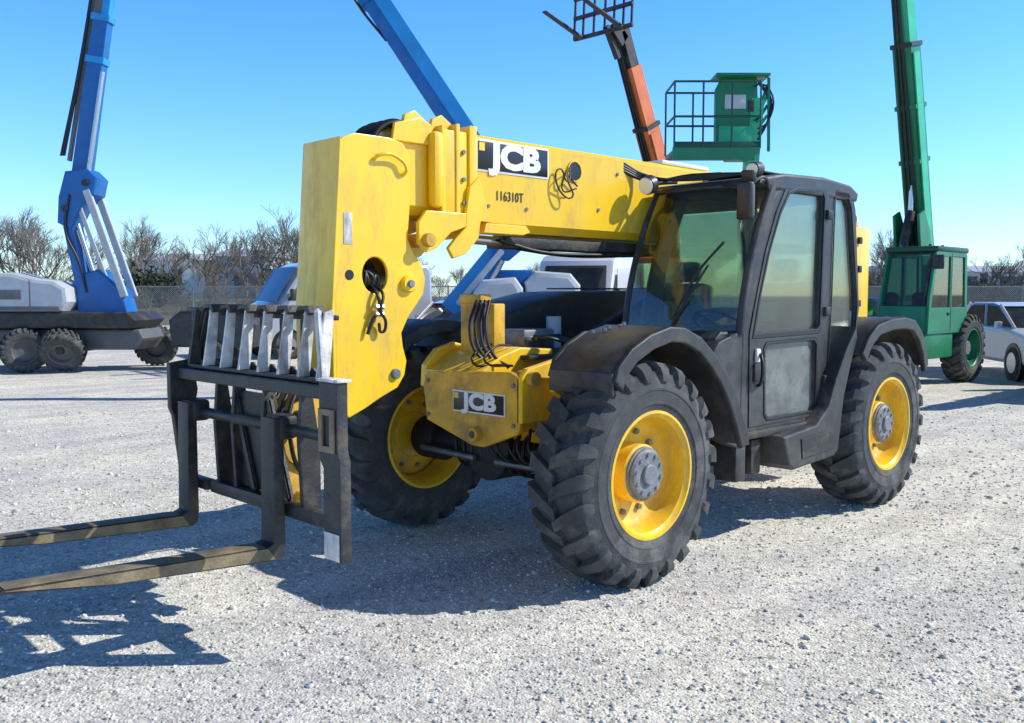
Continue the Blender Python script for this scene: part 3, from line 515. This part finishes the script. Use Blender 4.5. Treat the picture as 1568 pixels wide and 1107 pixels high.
prism('engine_hood',[(-2.6,1.3),(-2.6,1.9),(-2.4,2.08),(-1.2,2.12),(-.75,2.0),(-.3,1.95),(-.05,1.8),(-.02,1.5),(-.15,1.3)],'Y',-.75,.1,LGREY,BL,.09)
box('hood_vent',(-1.5,-1.0),(-.765,-.75),(1.55,1.75),MGREY,BL,.01); box('hood_band',(-2.4,-.2),(-.76,-.745),(1.32,1.40),MGREY,BL,.004); box('hood_seam',(-.82,-.80),(-.757,-.75),(1.4,1.95),MGREY,BL,0)
prism('turret_base',[(0,1.0),(-.05,1.6),(.05,2.1),(.45,2.2),(.95,1.75),(1.12,1.1)],'Y',-.3,.3,BLUE,BL,.04)
for yy in (-.27,.27):
    beam('riser_link_grey',(1.0,yy,1.6),(.25,yy,3.9),.10,.15,LGREY,BL); beam('riser_link_blue',(.10,yy*.9,1.5),(-.25,yy*.9,3.5),.10,.18,BLUE,BL)
beam('riser_grey_b',(.75,-.20,1.5),(-.0,-.20,3.7),.06,.09,LGREY,BL); cyl('riser_ram',(.35,0,1.7),(-.1,0,3.2),.06,STEEL,BL); beam('riser_inner',(-.0,.1,1.5),(-.25,.1,3.5),.12,.22,BLUE,BL)
tube('riser_hose',[(.2,-.3,1.7),(.05,-.34,2.4),(-.2,-.33,3.0),(-.1,-.3,3.8)],.03,HOSE,BL)
prism('knuckle',[(-.40,3.2),(-.36,3.75),(-.2,4.3),(.30,4.35),(.5,4.15),(.42,3.8),(.12,3.55),(-.12,3.05)],'Y',-.30,.30,BLUE,BL,.04)
for x,z in ((-.2,3.5),(.25,4.05)): cyl('knuckle_pin',(x,-.36,z),(x,.36,z),.07,BLKM,BL)
bt=Vector((1.35,0,12.0)); bb=Vector((.02,0,4.05)); dd=(bt-bb).normalized()
beam('upper_boom_lower',bb,bb+dd*3.6,.30,.36,BLUE,BL,h2=.32); beam('upper_boom_grey',bb+dd*3.3+Vector((-.07,0,0)),bb+dd*6.6+Vector((-.07,0,0)),.22,.16,MGREY,BL); beam('upper_boom_mid_blue',bb+dd*3.3+Vector((.08,-.02,0)),bb+dd*6.6+Vector((.08,-.02,0)),.24,.16,BLUEL,BL); beam('upper_boom_end',bb+dd*6.4,bb+dd*8.2,.18,.2,BLUE,BL)
beam('cable_tray',bb+Vector((-.24,0,.5)),bb+dd*6.8+Vector((-.20,0,0)),.12,.07,DSTEEL,BL)
for k in range(3): tube('boom_cable',[tuple(bb+Vector((-.30-.04*k,-.1,.6))),tuple(bb+dd*2.5+Vector((-.30-.02*k,-.1,0))),tuple(bb+dd*5+Vector((-.26,-.1,0))),tuple(bb+dd*7.5+Vector((-.15,-.1,0)))],.022,HOSE,BL)
cyl('boom_ram',bb+Vector((.24,-.22,.1)),bb+dd*2.4+Vector((.22,-.18,0)),.05,STEEL,BL)
for k in (2.6,3.5,5.9): beam('collar',bb+dd*k,bb+dd*(k+.14),.36,.40,BLUEL,BL)
def basket(E,c,w,dp,hh,m,floorm,rz=0):
    B=bpy.data.objects.new('platform_basket',None); COL.objects.link(B); B.parent=E; B.location=c; B.rotation_euler=(0,0,math.radians(rz))
    box('floor',(-w/2,w/2),(-dp/2,dp/2),(-.08,.0),floorm,B,.01); box('toe_board',(-w/2,w/2),(-dp/2,-dp/2+.02),(0,.12),floorm,B,.004)
    for z in (.55,hh):
        for yy in (-dp/2,dp/2): cyl('rail',(-w/2,yy,z),(w/2,yy,z),.02,m,B,n=8)
        for xx in (-w/2,w/2): cyl('rail',(xx,-dp/2,z),(xx,dp/2,z),.02,m,B,n=8)
    for xx in np.linspace(-w/2,w/2,4):
        for yy in (-dp/2,dp/2): cyl('stanchion',(xx,yy,0),(xx,yy,hh),.018,m,B,n=8)
    return B
basket(BL,(1.6,-.3,12.0),1.8,.8,1.1,BLUE,MGREY)
CB=empty('boom_lift',(-6.04,-6.58,0),136)
box('chassis',(-1.3,1.5),(-1.0,.9),(.4,.85),MGREY,CB,.05)
for x in (-1.1,1.3):
    for y in (-1.0,1.0): small_wheel('wheel',(x,y,.45),CB,.46,.3,MGREY,0)
box('turntable',(-1.2,1.4),(-.8,.8),(.85,1.25),BLKM,CB,.04)
prism('engine_hood',[(-.35,1.25),(-.33,1.7),(-.2,1.88),(.30,1.92),(.42,1.75),(.42,1.25)],'Y',-.85,-.2,LGREY,CB,.09)
prism('engine_hood_b',[(.5,1.25),(.45,1.85),(.6,2.02),(1.15,1.98),(1.3,1.8),(1.3,1.25)],'Y',-.7,.2,LGREY,CB,.09); box('tank_box',(-.1,.6),(.0,.6),(1.25,2.05),BLUE,CB,.05)
box('hood_vent',(.7,1.1),(-.715,-.70),(1.5,1.7),MGREY,CB,.01)
beam('riser',(-.75,.1,1.4),(.15,.1,2.5),.3,.32,BLUEL,CB); beam('riser_b',(-.6,-.25,1.5),(.1,-.2,2.35),.08,.10,LGREY,CB); cyl('riser_ram',(-.4,-.1,1.3),(.1,-.1,2.2),.05,STEEL,CB)
b0=Vector((.42,.1,2.75)); b1=Vector((-2.79,.1,7.55))
prism('knuckle',[(-.1,2.2),(-.05,2.6),(.3,2.95),(.6,2.8),(.5,2.45),(.2,2.2)],'Y',-.15,.35,BLUE,CB,.03)
beam('boom_outer',b0,b0+(b1-b0)*.75,.30,.40,BLUE,CB,h2=.34); beam('boom_side_light',b0+Vector((.10,-.165,.06)),b0+(b1-b0)*.74+Vector((.10,-.165,.06)),.03,.22,BLUEL,CB); beam('boom_inner',b0+(b1-b0)*.72,b1,.2,.24,BLUEL,CB)
beam('boom_collar',b0+(b1-b0)*.73,b0+(b1-b0)*.75,.36,.42,BLUE,CB)
for k in range(2): tube('boom_cable',[tuple(b0+(b1-b0)*.62+Vector((-.16,-.1+.06*k,-.08))),tuple(b0+(b1-b0)*.75+Vector((-.20,-.1+.06*k,-.12))),tuple(b0+(b1-b0)*.88+Vector((-.12,-.1+.06*k,-.08)))],.02,HOSE,CB)
basket(CB,(b1.x-.6,.1,b1.z-.1),1.8,.8,1.1,BLUE,MGREY)
GB=empty('boom_lift',(-8.6,-5.8,0),136)
box('chassis',(-1.2,1.2),(-1.0,1.0),(.35,.8),DKGRN,GB,.05)
for x in (-1.1,1.1):
    for y in (-1.0,1.0): small_wheel('wheel',(x,y,.42),GB,.43,.28,GRN,0)
prism('turret',[(-1.1,.8),(-1.1,1.5),(-.9,1.65),(.9,1.65),(1.2,1.3),(1.2,.8)],'Y',-.7,.7,GRN,GB,.06)
bc=Vector((1.45,.8,4.20))
beam('lower_arm',(.2,.2,1.4),(1.9,.8,2.6),.3,.35,GRN,GB); beam('jib',(2.06,.8,2.4),(2.24,.8,5.15),.22,.24,GRNL,GB); box('jib_head',(1.7,2.2),(.6,1.0),(4.05,4.3),GRN,GB,.03)
Bk=basket(GB,bc,1.5,.95,1.15,DKGRN,DKGRN,0)
prism('platform_floor_beam',[(-.78,-.2),(.6,-.2),(.75,-.05),(.75,.02),(-.78,.02)],'Y',-.5,-.46,GRN,Bk,.01)
prism('control_cabinet',[(.05,.1),(.05,1.1),(.15,1.3),(.78,1.3),(.80,.9),(.72,.1)],'Y',-.1,.1,GRN,Bk,.03); box('panel_white',(.2,.58),(-.125,-.10),(.75,1.0),LGREY,Bk,.01); box('cabinet_roof',(.0,.95),(-.35,.2),(1.28,1.33),GRN,Bk,.01); box('cabinet_low',(.1,.7),(-.15,.12),(.0,.45),GRNL,Bk,.02); box('panel_gauge',(.62,.72),(-.12,-.1),(.7,.9),BLKM,Bk,.005)
for i in range(4): beam('cabinet_brace',(.72+.05*i,-.1,.3+.2*i),(.98,-.05,.65+.18*i),.04,.05,GRN if i%2 else GRNL,Bk)
beam('cabinet_post',(1.0,-.1,.0),(.98,-.1,1.3),.05,.05,GRN,Bk)
for i in range(3): tube('cabinet_cable',[(.8,-.1,.2+.1*i),(.95,-.15,.5),(1.0,-.1,.9+.1*i),(.8,-.1,1.2)],.018,HOSE,Bk)
# ---- cars
def car(name,loc,rz,pm,H=1.48,van=False):
    E=empty(name,loc,rz); h=H
    if van:
        body=[(-2.5,.45),(-2.52,1.1),(-2.5,2.3),(-2.35,h),(1.0,h),(1.35,h-.15),(1.95,1.45),(2.55,1.2),(2.65,.9),(2.65,.45),(2.2,.35),(-2.2,.35)]
        prism('body',body,'Y',-.97,.97,pm,E,.10)
        for s in (-1,1): prism('side_window',[(1.0,1.5),(1.0,2.15),(1.25,2.15),(1.75,1.5)],'Y',s*.975-.01,s*.975+.01,GLSK,E,.005); box('door_gap',(.93,.95),(s*.972-.003,s*.972+.003),(.5,2.3),BLKV,E,0); box('headlamp',(2.5,2.67),(s*.75-.15,s*.75+.15),(.85,1.05),LAMP,E,.04); box('mirror',(1.6,1.7),(s*1.08-.07,s*1.08+.07),(1.5,1.8),BLKM,E,.03)
        quad('windscreen',[(1.99,-.85,1.48),(1.99,.85,1.48),(1.43,.78,2.38),(1.43,-.78,2.38)],[(0,1,2,3)],GLSK,E); wx=(1.75,-1.6); rw=.36; box('grille',(2.64,2.665),(-.5,.5),(.6,.85),BLK,E,.02)
    else:
        body=[(-2.25,.45),(-2.28,.75),(-2.2,.98),(-1.7,1.02),(1.1,1.0),(1.9,.88),(2.25,.72),(2.3,.5),(2.2,.3),(-2.1,.3)]
        prism('body',body,'Y',-.88,.88,pm,E,.08)
        gh=[(-1.85,.98),(-1.25,h-.06),(-1.0,h),(.0,h),(.35,h-.05),(1.15,.98)]
        box('cabin_interior',(-1.4,.6),(-.6,.6),(.9,1.15),SEAT,E,.05)
        prism('greenhouse',gh,'Y',-.76,.76,GLSK,E,.05); rf=[(-1.3,h-.06),(-1.0,h+.012),(.0,h+.012),(.42,h-.06),(0,h-.035),(-1.0,h-.035)]
        prism('roof_panel',rf,'Y',-.74,.74,pm,E,.012)
        for s in (-1,1):
            beam('pillar',(-.25,s*.77,.98),(-.25,s*.75,h-.02),.03,.09,pm,E); beam('pillar_a',(1.18,s*.77,.98),(.38,s*.74,h-.03),.04,.07,pm,E); beam('pillar_c',(-1.85,s*.77,.98),(-1.2,s*.74,h-.03),.04,.14,pm,E)
            box('mirror',(.75,.9),(s*.95-.06,s*.95+.06),(.98,1.12),pm,E,.03); box('headlamp',(2.1,2.27),(s*.66-.16,s*.66+.16),(.62,.76),LAMP,E,.04); box('tail_lamp',(-2.29,-2.15),(s*.7-.14,s*.7+.14),(.75,.92),RED,E,.03)
            box('door_gap',(-.26,-.24),(s*.882-.003,s*.882+.003),(.4,.98),BLKV,E,0); box('handle',(-.15,.0),(s*.89-.01,s*.89+.01),(.84,.87),pm,E,.004)
        box('grille',(2.28,2.315),(-.45,.45),(.42,.6),BLK,E,.02); wx=(1.4,-1.35); rw=.33
    for x in wx:
        for s in (-1,1):
            yy=s*(.80 if not van else .88); cyl('tyre',(x,yy-.11,rw),(x,yy+.11,rw),rw,RUB,E,n=32,bev=.03); cyl('rim',(x,yy+s*.10,rw),(x,yy+s*.118,rw),rw*.62,STEEL,E,n=20); cyl('arch',(x,yy-.0,rw),(x,yy+s*.095,rw),rw*1.18,BLKV,E,n=28)
    return E
car('parked_car',(-17.0,-2.1,0),40,WCAR)
car('parked_car',(-21.5,-.2,0),70,SILV)
car('parked_car',(-12.5,-14.8,0),20,SILV)
car('delivery_van',(-14.6,-12.2,0),30,WCAR,H=2.65,van=True)
car('delivery_van',(-10.2,-17.5,0),-10,SILV,H=2.5,van=True)
generic_telehandler('telehandler',(-12.55,1.15,0),0,MGREY,MGREY,8,4.2,GLSK)
CP=empty('towable_compressor',(-5.6,-15.2,0),136)
prism('canopy',[(-.9,.5),(-.95,1.1),(-.7,1.3),(.7,1.3),(.95,1.0),(.9,.5)],'Y',-.5,.5,BLK,CP,.06); cyl('drawbar',(.9,0,.5),(1.7,0,.45),.04,BLKM,CP); cyl('jockey_leg',(1.5,0,.0),(1.5,0,.6),.03,BLKM,CP)
for s in (-1,1): small_wheel('wheel',(0,s*.6,.33),CP,.33,.2,MGREY)
# ================================================================== SETTING
def ground_mat():
    m=bpy.data.materials.new('gravel_ground'); m.use_nodes=True; nt=m.node_tree; N=nt.nodes; L=nt.links; b=N['Principled BSDF']; b.inputs['Roughness'].default_value=.95; b.inputs['Specular IOR Level'].default_value=.2
    g=N.new('ShaderNodeNewGeometry')
    def noise(s,d=4,r=.6,sc=None):
        n=N.new('ShaderNodeTexNoise'); n.inputs['Scale'].default_value=s; n.inputs['Detail'].default_value=d; n.inputs['Roughness'].default_value=r
        if sc:
            mp=N.new('ShaderNodeMapping'); mp.inputs['Scale'].default_value=sc; L.new(g.outputs['Position'],mp.inputs[0]); L.new(mp.outputs[0],n.inputs['Vector'])
        else: L.new(g.outputs['Position'],n.inputs['Vector'])
        return n
    def ramp(src,a,b_,ca,cb):
        r=N.new('ShaderNodeValToRGB'); r.color_ramp.elements[0].position=a; r.color_ramp.elements[1].position=b_; r.color_ramp.elements[0].color=ca; r.color_ramp.elements[1].color=cb; L.new(src,r.inputs[0]); return r
    big=ramp(noise(.38,4).outputs['Fac'],.40,.60,(.77,.745,.70,1),(.92,.88,.75,1))
    trk=ramp(noise(1.0,3,.5,(.25,2.2,1)).outputs['Fac'],.40,.62,(.86,.86,.86,1),(1.03,1.03,1.02,1))
    mid=ramp(noise(2.2,5,.7).outputs['Fac'],.3,.7,(.82,.82,.82,1),(1.08,1.07,1.04,1))
    v=N.new('ShaderNodeTexVoronoi'); v.inputs['Scale'].default_value=70; v.inputs['Randomness'].default_value=1; L.new(g.outputs['Position'],v.inputs['Vector'])
    sp=ramp(v.outputs['Color'],.0,1,(.70,.70,.70,1),(1.24,1.24,1.24,1))
    v2=N.new('ShaderNodeTexVoronoi'); v2.inputs['Scale'].default_value=26; L.new(g.outputs['Position'],v2.inputs['Vector'])
    sp2=ramp(v2.outputs['Distance'],.1,.75,(1.1,1.1,1.1,1),(.80,.80,.80,1))
    pit=ramp(noise(14,4,.8).outputs['Fac'],.36,.44,(.45,.45,.44,1),(1,1,1,1))
    cur=big.outputs[0]
    for o in (mid.outputs[0],trk.outputs[0],sp.outputs[0],sp2.outputs[0],pit.outputs[0]):
        mx=N.new('ShaderNodeMix'); mx.data_type='RGBA'; mx.blend_type='MULTIPLY'; mx.inputs[0].default_value=1; L.new(cur,mx.inputs[6]); L.new(o,mx.inputs[7]); cur=mx.outputs[2]
    L.new(cur,b.inputs['Base Color'])
    ad=N.new('ShaderNodeMath'); ad.operation='ADD'; L.new(v.outputs['Distance'],ad.inputs[0]); n3=noise(30,4,.7); L.new(n3.outputs['Fac'],ad.inputs[1])
    bp=N.new('ShaderNodeBump'); bp.inputs['Strength'].default_value=.8; bp.inputs['Distance'].default_value=.007; bp.invert=True; L.new(ad.outputs[0],bp.inputs['Height']); L.new(bp.outputs[0],b.inputs['Normal'])
    return m
def gz(x,y): return .008*np.sin(x*1.3+y*.7)+.006*np.sin(y*2.1-x*.9)-.012
ax=np.concatenate([np.linspace(-700,-30,14),np.linspace(-26,8,120),np.linspace(12,700,14)])
vs=[];fs=[]
for j,y in enumerate(ax):
    for i,x in enumerate(ax):
        z=float(gz(x,y)) if (-26<x<8 and -26<y<8) else 0
        vs.append((x,y,z))
nx=len(ax)
for j in range(nx-1):
    for i in range(nx-1): a=j*nx+i; fs.append((a,a+1,a+nx+1,a+nx))
quad('ground',vs,fs,ground_mat(),None,True)
def stones():
    base=bmesh.new(); bmesh.ops.create_icosphere(base,subdivisions=1,radius=1); bv=np.array([v.co[:] for v in base.verts]); bf=np.array([[v.index for v in f.verts] for f in base.faces]); base.free()
    n=34000; rng=np.random.default_rng(3)
    dpt=2.8+11*rng.random(n)**1.6; lat=(rng.random(n)-.5)*1.5*dpt
    X=4.195-.6945*dpt-.7195*lat; Y=4.387-.7195*dpt+.6945*lat
    s=.0035+.007*rng.random(n)**2.5+ (rng.random(n)>.985)*.010
    s*=np.where(dpt>7,1.3,1)
    P=bv[None]*(1+.35*(rng.random((n,12,1))-.5)); P=P*np.stack([s*(.8+.6*rng.random(n)),s*(.8+.6*rng.random(n)),s*(.5+.4*rng.random(n))],1)[:,None,:]
    a=rng.random(n)*6.28; c,sn=np.cos(a)[:,None],np.sin(a)[:,None]
    px=P[:,:,0]*c-P[:,:,1]*sn; py=P[:,:,0]*sn+P[:,:,1]*c
    V=np.stack([px+X[:,None],py+Y[:,None],P[:,:,2]+(gz(X,Y)+s*.25)[:,None]],2).reshape(-1,3)
    F=(bf[None]+12*np.arange(n)[:,None,None]).reshape(-1,3)
    me=bpy.data.meshes.new('gravel_stones'); me.vertices.add(len(V)); me.vertices.foreach_set('co',V.ravel()); me.loops.add(F.size); me.loops.foreach_set('vertex_index',F.ravel()); me.polygons.add(len(F)); me.polygons.foreach_set('loop_start',np.arange(0,F.size,3)); me.update(calc_edges=True)
    m=mat('stone',(.58,.56,.50),.9,0,.65,25); link('gravel_stones',me,m)
stones()
VERGE=mat('dry_grass',(.13,.115,.06),.95,0,.4,.3)
def wire_mat():
    m=bpy.data.materials.new('chain_link'); m.use_nodes=True; nt=m.node_tree; N=nt.nodes; L=nt.links; N.clear()
    o=N.new('ShaderNodeOutputMaterial'); t=N.new('ShaderNodeBsdfTransparent'); p=N.new('ShaderNodeBsdfPrincipled'); p.inputs['Base Color'].default_value=(.3,.31,.31,1); p.inputs['Metallic'].default_value=.5; p.inputs['Roughness'].default_value=.5
    tc=N.new('ShaderNodeTexCoord'); fac=[]
    for s in (1,-1):
        sx=N.new('ShaderNodeSeparateXYZ'); L.new(tc.outputs['Object'],sx.inputs[0]); a=N.new('ShaderNodeMath'); a.operation='MULTIPLY_ADD'; L.new(sx.outputs[2],a.inputs[0]); a.inputs[1].default_value=s; L.new(sx.outputs[0],a.inputs[2])
        f=N.new('ShaderNodeMath'); f.operation='PINGPONG'; f.inputs[1].default_value=.05; L.new(a.outputs[0],f.inputs[0]); c=N.new('ShaderNodeMath'); c.operation='LESS_THAN'; c.inputs[1].default_value=.008; L.new(f.outputs[0],c.inputs[0]); fac.append(c)
    mx=N.new('ShaderNodeMath'); mx.operation='MAXIMUM'; L.new(fac[0].outputs[0],mx.inputs[0]); L.new(fac[1].outputs[0],mx.inputs[1])
    ms=N.new('ShaderNodeMixShader'); L.new(mx.outputs[0],ms.inputs[0]); L.new(t.outputs[0],ms.inputs[1]); L.new(p.outputs[0],ms.inputs[2]); L.new(ms.outputs[0],o.inputs[0]); return m
FE=empty('chain_link_fence',(4.195-.6945*44,4.387-.7195*44,0),136)
quad('wire_mesh',[(-60,0,0),(60,0,0),(60,0,2.0),(-60,0,2.0)],[(0,1,2,3)],wire_mat(),FE)
for i in range(41): cyl('post',(-60+3*i,.04,0),(-60+3*i,.04,2.1),.035,GREY,FE,n=8,bev=0)
cyl('top_rail',(-60,.02,2.02),(60,.02,2.02),.025,GREY,FE,n=6,bev=0)
def warehouse(loc,w,dp,h,col,rz=136):
    E=empty('warehouse',loc,rz); m=mat('metal_siding',col,.6,0,.06,2); box('walls',(-w/2,w/2),(-dp/2,dp/2),(0,h),m,E,.02)
    prism('roof',[(-dp/2-.3,h),(0,h+1.0),(dp/2+.3,h)],'X',-w/2-.3,w/2+.3,LGREY,E,.02)
    for i in range(int(w//6)): box('door_opening',(-w/2+2+6*i,-w/2+5+6*i),(-dp/2-.05,-dp/2+.02),(.02,4.0),MGREY,E,.01)
    for i in range(int(w//6)): box('window_opening',(-w/2+5.4+6*i,-w/2+6.4+6*i),(-dp/2-.05,-dp/2+.02),(3.0,4.4),GLSK,E,.01)
def wpos(r,d): return Vector((4.195-.6945*d-.7195*r,4.387-.7195*d+.6945*r,0))
warehouse(wpos(-38.5,110),9,12,5.4,(.66,.66,.64)); warehouse(wpos(-29.5,108),6,10,5.8,(.35,.38,.42)); warehouse(wpos(62,130),24,14,4.6,(.55,.5,.45))
class Twigs:
    def __init__(s): s.v=[];s.f=[]
    def seg(s,a,b,ra,rb):
        d=(b-a)
        if d.length<1e-4: return
        d.normalize(); u=d.orthogonal().normalized(); w=d.cross(u); k=len(s.v)
        for p,r in ((a,ra),(b,rb)):
            for i in range(3): t=2.094*i; s.v.append(tuple(p+u*(r*math.cos(t))+w*(r*math.sin(t))))
        for i in range(3): j=(i+1)%3; s.f.append((k+i,k+j,k+3+j,k+3+i))
    def branch(s,p,d,L,r,depth,spread=.55,kids=3):
        n=3; q=p.copy(); dd=d.copy()
        for i in range(n):
            dd=(dd+Vector((random.gauss(0,.12),random.gauss(0,.12),random.gauss(.05,.1)))).normalized(); e=q+dd*(L/n); s.seg(q,e,r*(1-.25*i/n),r*(1-.25*(i+1)/n)); q=e
            if depth>0 and i>0:
                for _ in range(kids-1 if i==1 else kids):
                    a=Vector((random.gauss(0,1),random.gauss(0,1),random.gauss(0,.6))).normalized(); nd=(dd+a*spread*random.uniform(.6,1.3)).normalized(); s.branch(q.copy(),nd,L*random.uniform(.5,.75),r*.55,depth-1,spread,kids)
    def obj(s,name,m): return quad(name,s.v,s.f,m)
tw=Twigs()
def tree(px,d,h):
    tw.branch(wpos((px-784)/1431*d,d),Vector((0,0,1)),h*.40,h*.014,4,.6,3)
random.seed(11)
for i in range(34):
    px=random.uniform(-150,1750); d=random.uniform(66,98); left=px<500; tree(px,d,random.uniform(5.5,7.4) if left else random.uniform(3.4,4.8))
for px,h in ((-40,8.5),(10,8.8),(35,8.2),(60,7.8),(85,7.2),(200,7.8),(225,7.6),(250,6.6),(310,6.6),(345,7.0),(375,7.6),(400,7.8),(425,8.0),(445,8.2),(470,8),(1350,6.8),(1370,6.2),(1500,5),(1540,5.4),(1575,5.6)): tree(px,random.uniform(66,74),h)
tw.obj('distant_treeline',BARK)
tb=Twigs()
for i in range(360):
    px=random.uniform(-200,1800); d=random.uniform(50,66); b=wpos((px-784)/1431*d,d); h=random.uniform(1.2,2.6)*(1.15 if px<480 else 1.05)
    if 262<px<330 or 370<px<412: h*=.6
    for k in range(4): tb.branch(b+Vector((random.uniform(-.8,.8),random.uniform(-.8,.8),0)),Vector((random.gauss(0,.4),random.gauss(0,.4),1)).normalized(),h*.6,.03,2,.8,3)
tb.obj('scrub_hedgerow',BUSH)
def leafclump(cs):
    rng=np.random.default_rng(5); V=[];F=[]
    for (c,rx,rz,n) in cs:
        for _ in range(n):
            q=rng.normal(size=3); q/=np.linalg.norm(q); q*=rng.random()**.4*(.75+.4*math.sin(q[0]*5+q[1]*4)); p=np.array(c)+q*np.array([rx,rx,rz]); a=rng.normal(size=3)*.13; b=rng.normal(size=3)*.13; k=len(V); V+= [tuple(p),tuple(p+a),tuple(p+b)]; F.append((k,k+1,k+2))
    return V,F
cs=[]
for px,d,rx,h in ((215,60,2.2,1.7),(245,62,2.0,1.4),(440,64,2.3,1.8),(1345,70,2.0,1.3),(1500,72,3,1.2),(120,66,2,1.2)):
    p=wpos((px-784)/1431*d,d); cs.append(((p.x,p.y,1.0+h*.55),rx,h,2200))
V,F=leafclump(cs); quad('evergreen_shrubs',V,F,EVER)
bk=[];bf=[]
for i in range(61):
    r=-160+i*6
    for (d,z) in ((50,-.05),(56,.6+.2*math.sin(i*.9)),(70,1.3+.25*math.sin(i*.5)),(140,1.3)): p=wpos(r*(d/80),d); bk.append((p.x,p.y,z))
for i in range(60):
    for q_ in range(3): a=i*4+q_; bf.append((a,a+1,a+5,a+4))
quad('earth_bank',bk,bf,VERGE,None,True)
# ================================================================== light, sky, camera
sd=Vector((-.90,.80,1)).normalized(); el=math.asin(sd.z); az=math.atan2(sd.x,sd.y)
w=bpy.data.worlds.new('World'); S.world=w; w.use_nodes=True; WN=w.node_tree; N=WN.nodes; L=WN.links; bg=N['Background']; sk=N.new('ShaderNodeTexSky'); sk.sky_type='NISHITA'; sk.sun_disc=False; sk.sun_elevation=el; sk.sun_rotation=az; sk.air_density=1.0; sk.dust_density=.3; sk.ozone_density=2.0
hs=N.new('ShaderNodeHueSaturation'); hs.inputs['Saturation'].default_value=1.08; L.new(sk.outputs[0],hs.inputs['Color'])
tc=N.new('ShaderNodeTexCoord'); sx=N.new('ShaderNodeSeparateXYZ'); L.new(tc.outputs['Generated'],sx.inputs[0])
rp=N.new('ShaderNodeValToRGB'); els=rp.color_ramp.elements  # unseen upper sky is dimmed by this ramp, added to deepen the shadows
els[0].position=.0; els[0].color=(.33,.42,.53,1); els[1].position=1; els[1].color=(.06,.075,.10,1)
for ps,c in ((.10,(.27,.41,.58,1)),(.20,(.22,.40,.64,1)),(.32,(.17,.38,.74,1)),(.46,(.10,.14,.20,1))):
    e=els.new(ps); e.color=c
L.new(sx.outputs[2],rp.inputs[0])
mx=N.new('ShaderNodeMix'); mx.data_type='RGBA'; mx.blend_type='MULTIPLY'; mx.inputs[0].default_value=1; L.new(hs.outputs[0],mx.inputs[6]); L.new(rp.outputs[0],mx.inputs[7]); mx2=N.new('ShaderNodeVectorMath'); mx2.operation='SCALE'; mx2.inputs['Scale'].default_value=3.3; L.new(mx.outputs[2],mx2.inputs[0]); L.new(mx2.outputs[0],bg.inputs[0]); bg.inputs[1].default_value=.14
ld=bpy.data.lights.new('sun','SUN'); ld.energy=5; ld.angle=math.radians(.5); ld.color=(1,.97,.90); lo=bpy.data.objects.new('sun',ld); COL.objects.link(lo); lo.rotation_euler=(-sd).to_track_quat('-Z','Y').to_euler(); lo.location=(0,0,20)
cd=bpy.data.cameras.new('camera'); cd.lens=32.85; cd.sensor_width=36; cd.clip_end=3000; cd.clip_start=.05
co=bpy.data.objects.new('camera',cd); COL.objects.link(co); co.location=(4.195,4.387,1.66)
p=math.atan(103/1431); D=Vector((-.6945,-.7195,0)).normalized(); fw=D*math.cos(p)-Vector((0,0,1))*math.sin(p); co.rotation_euler=fw.to_track_quat('-Z','Y').to_euler()
S.camera=co
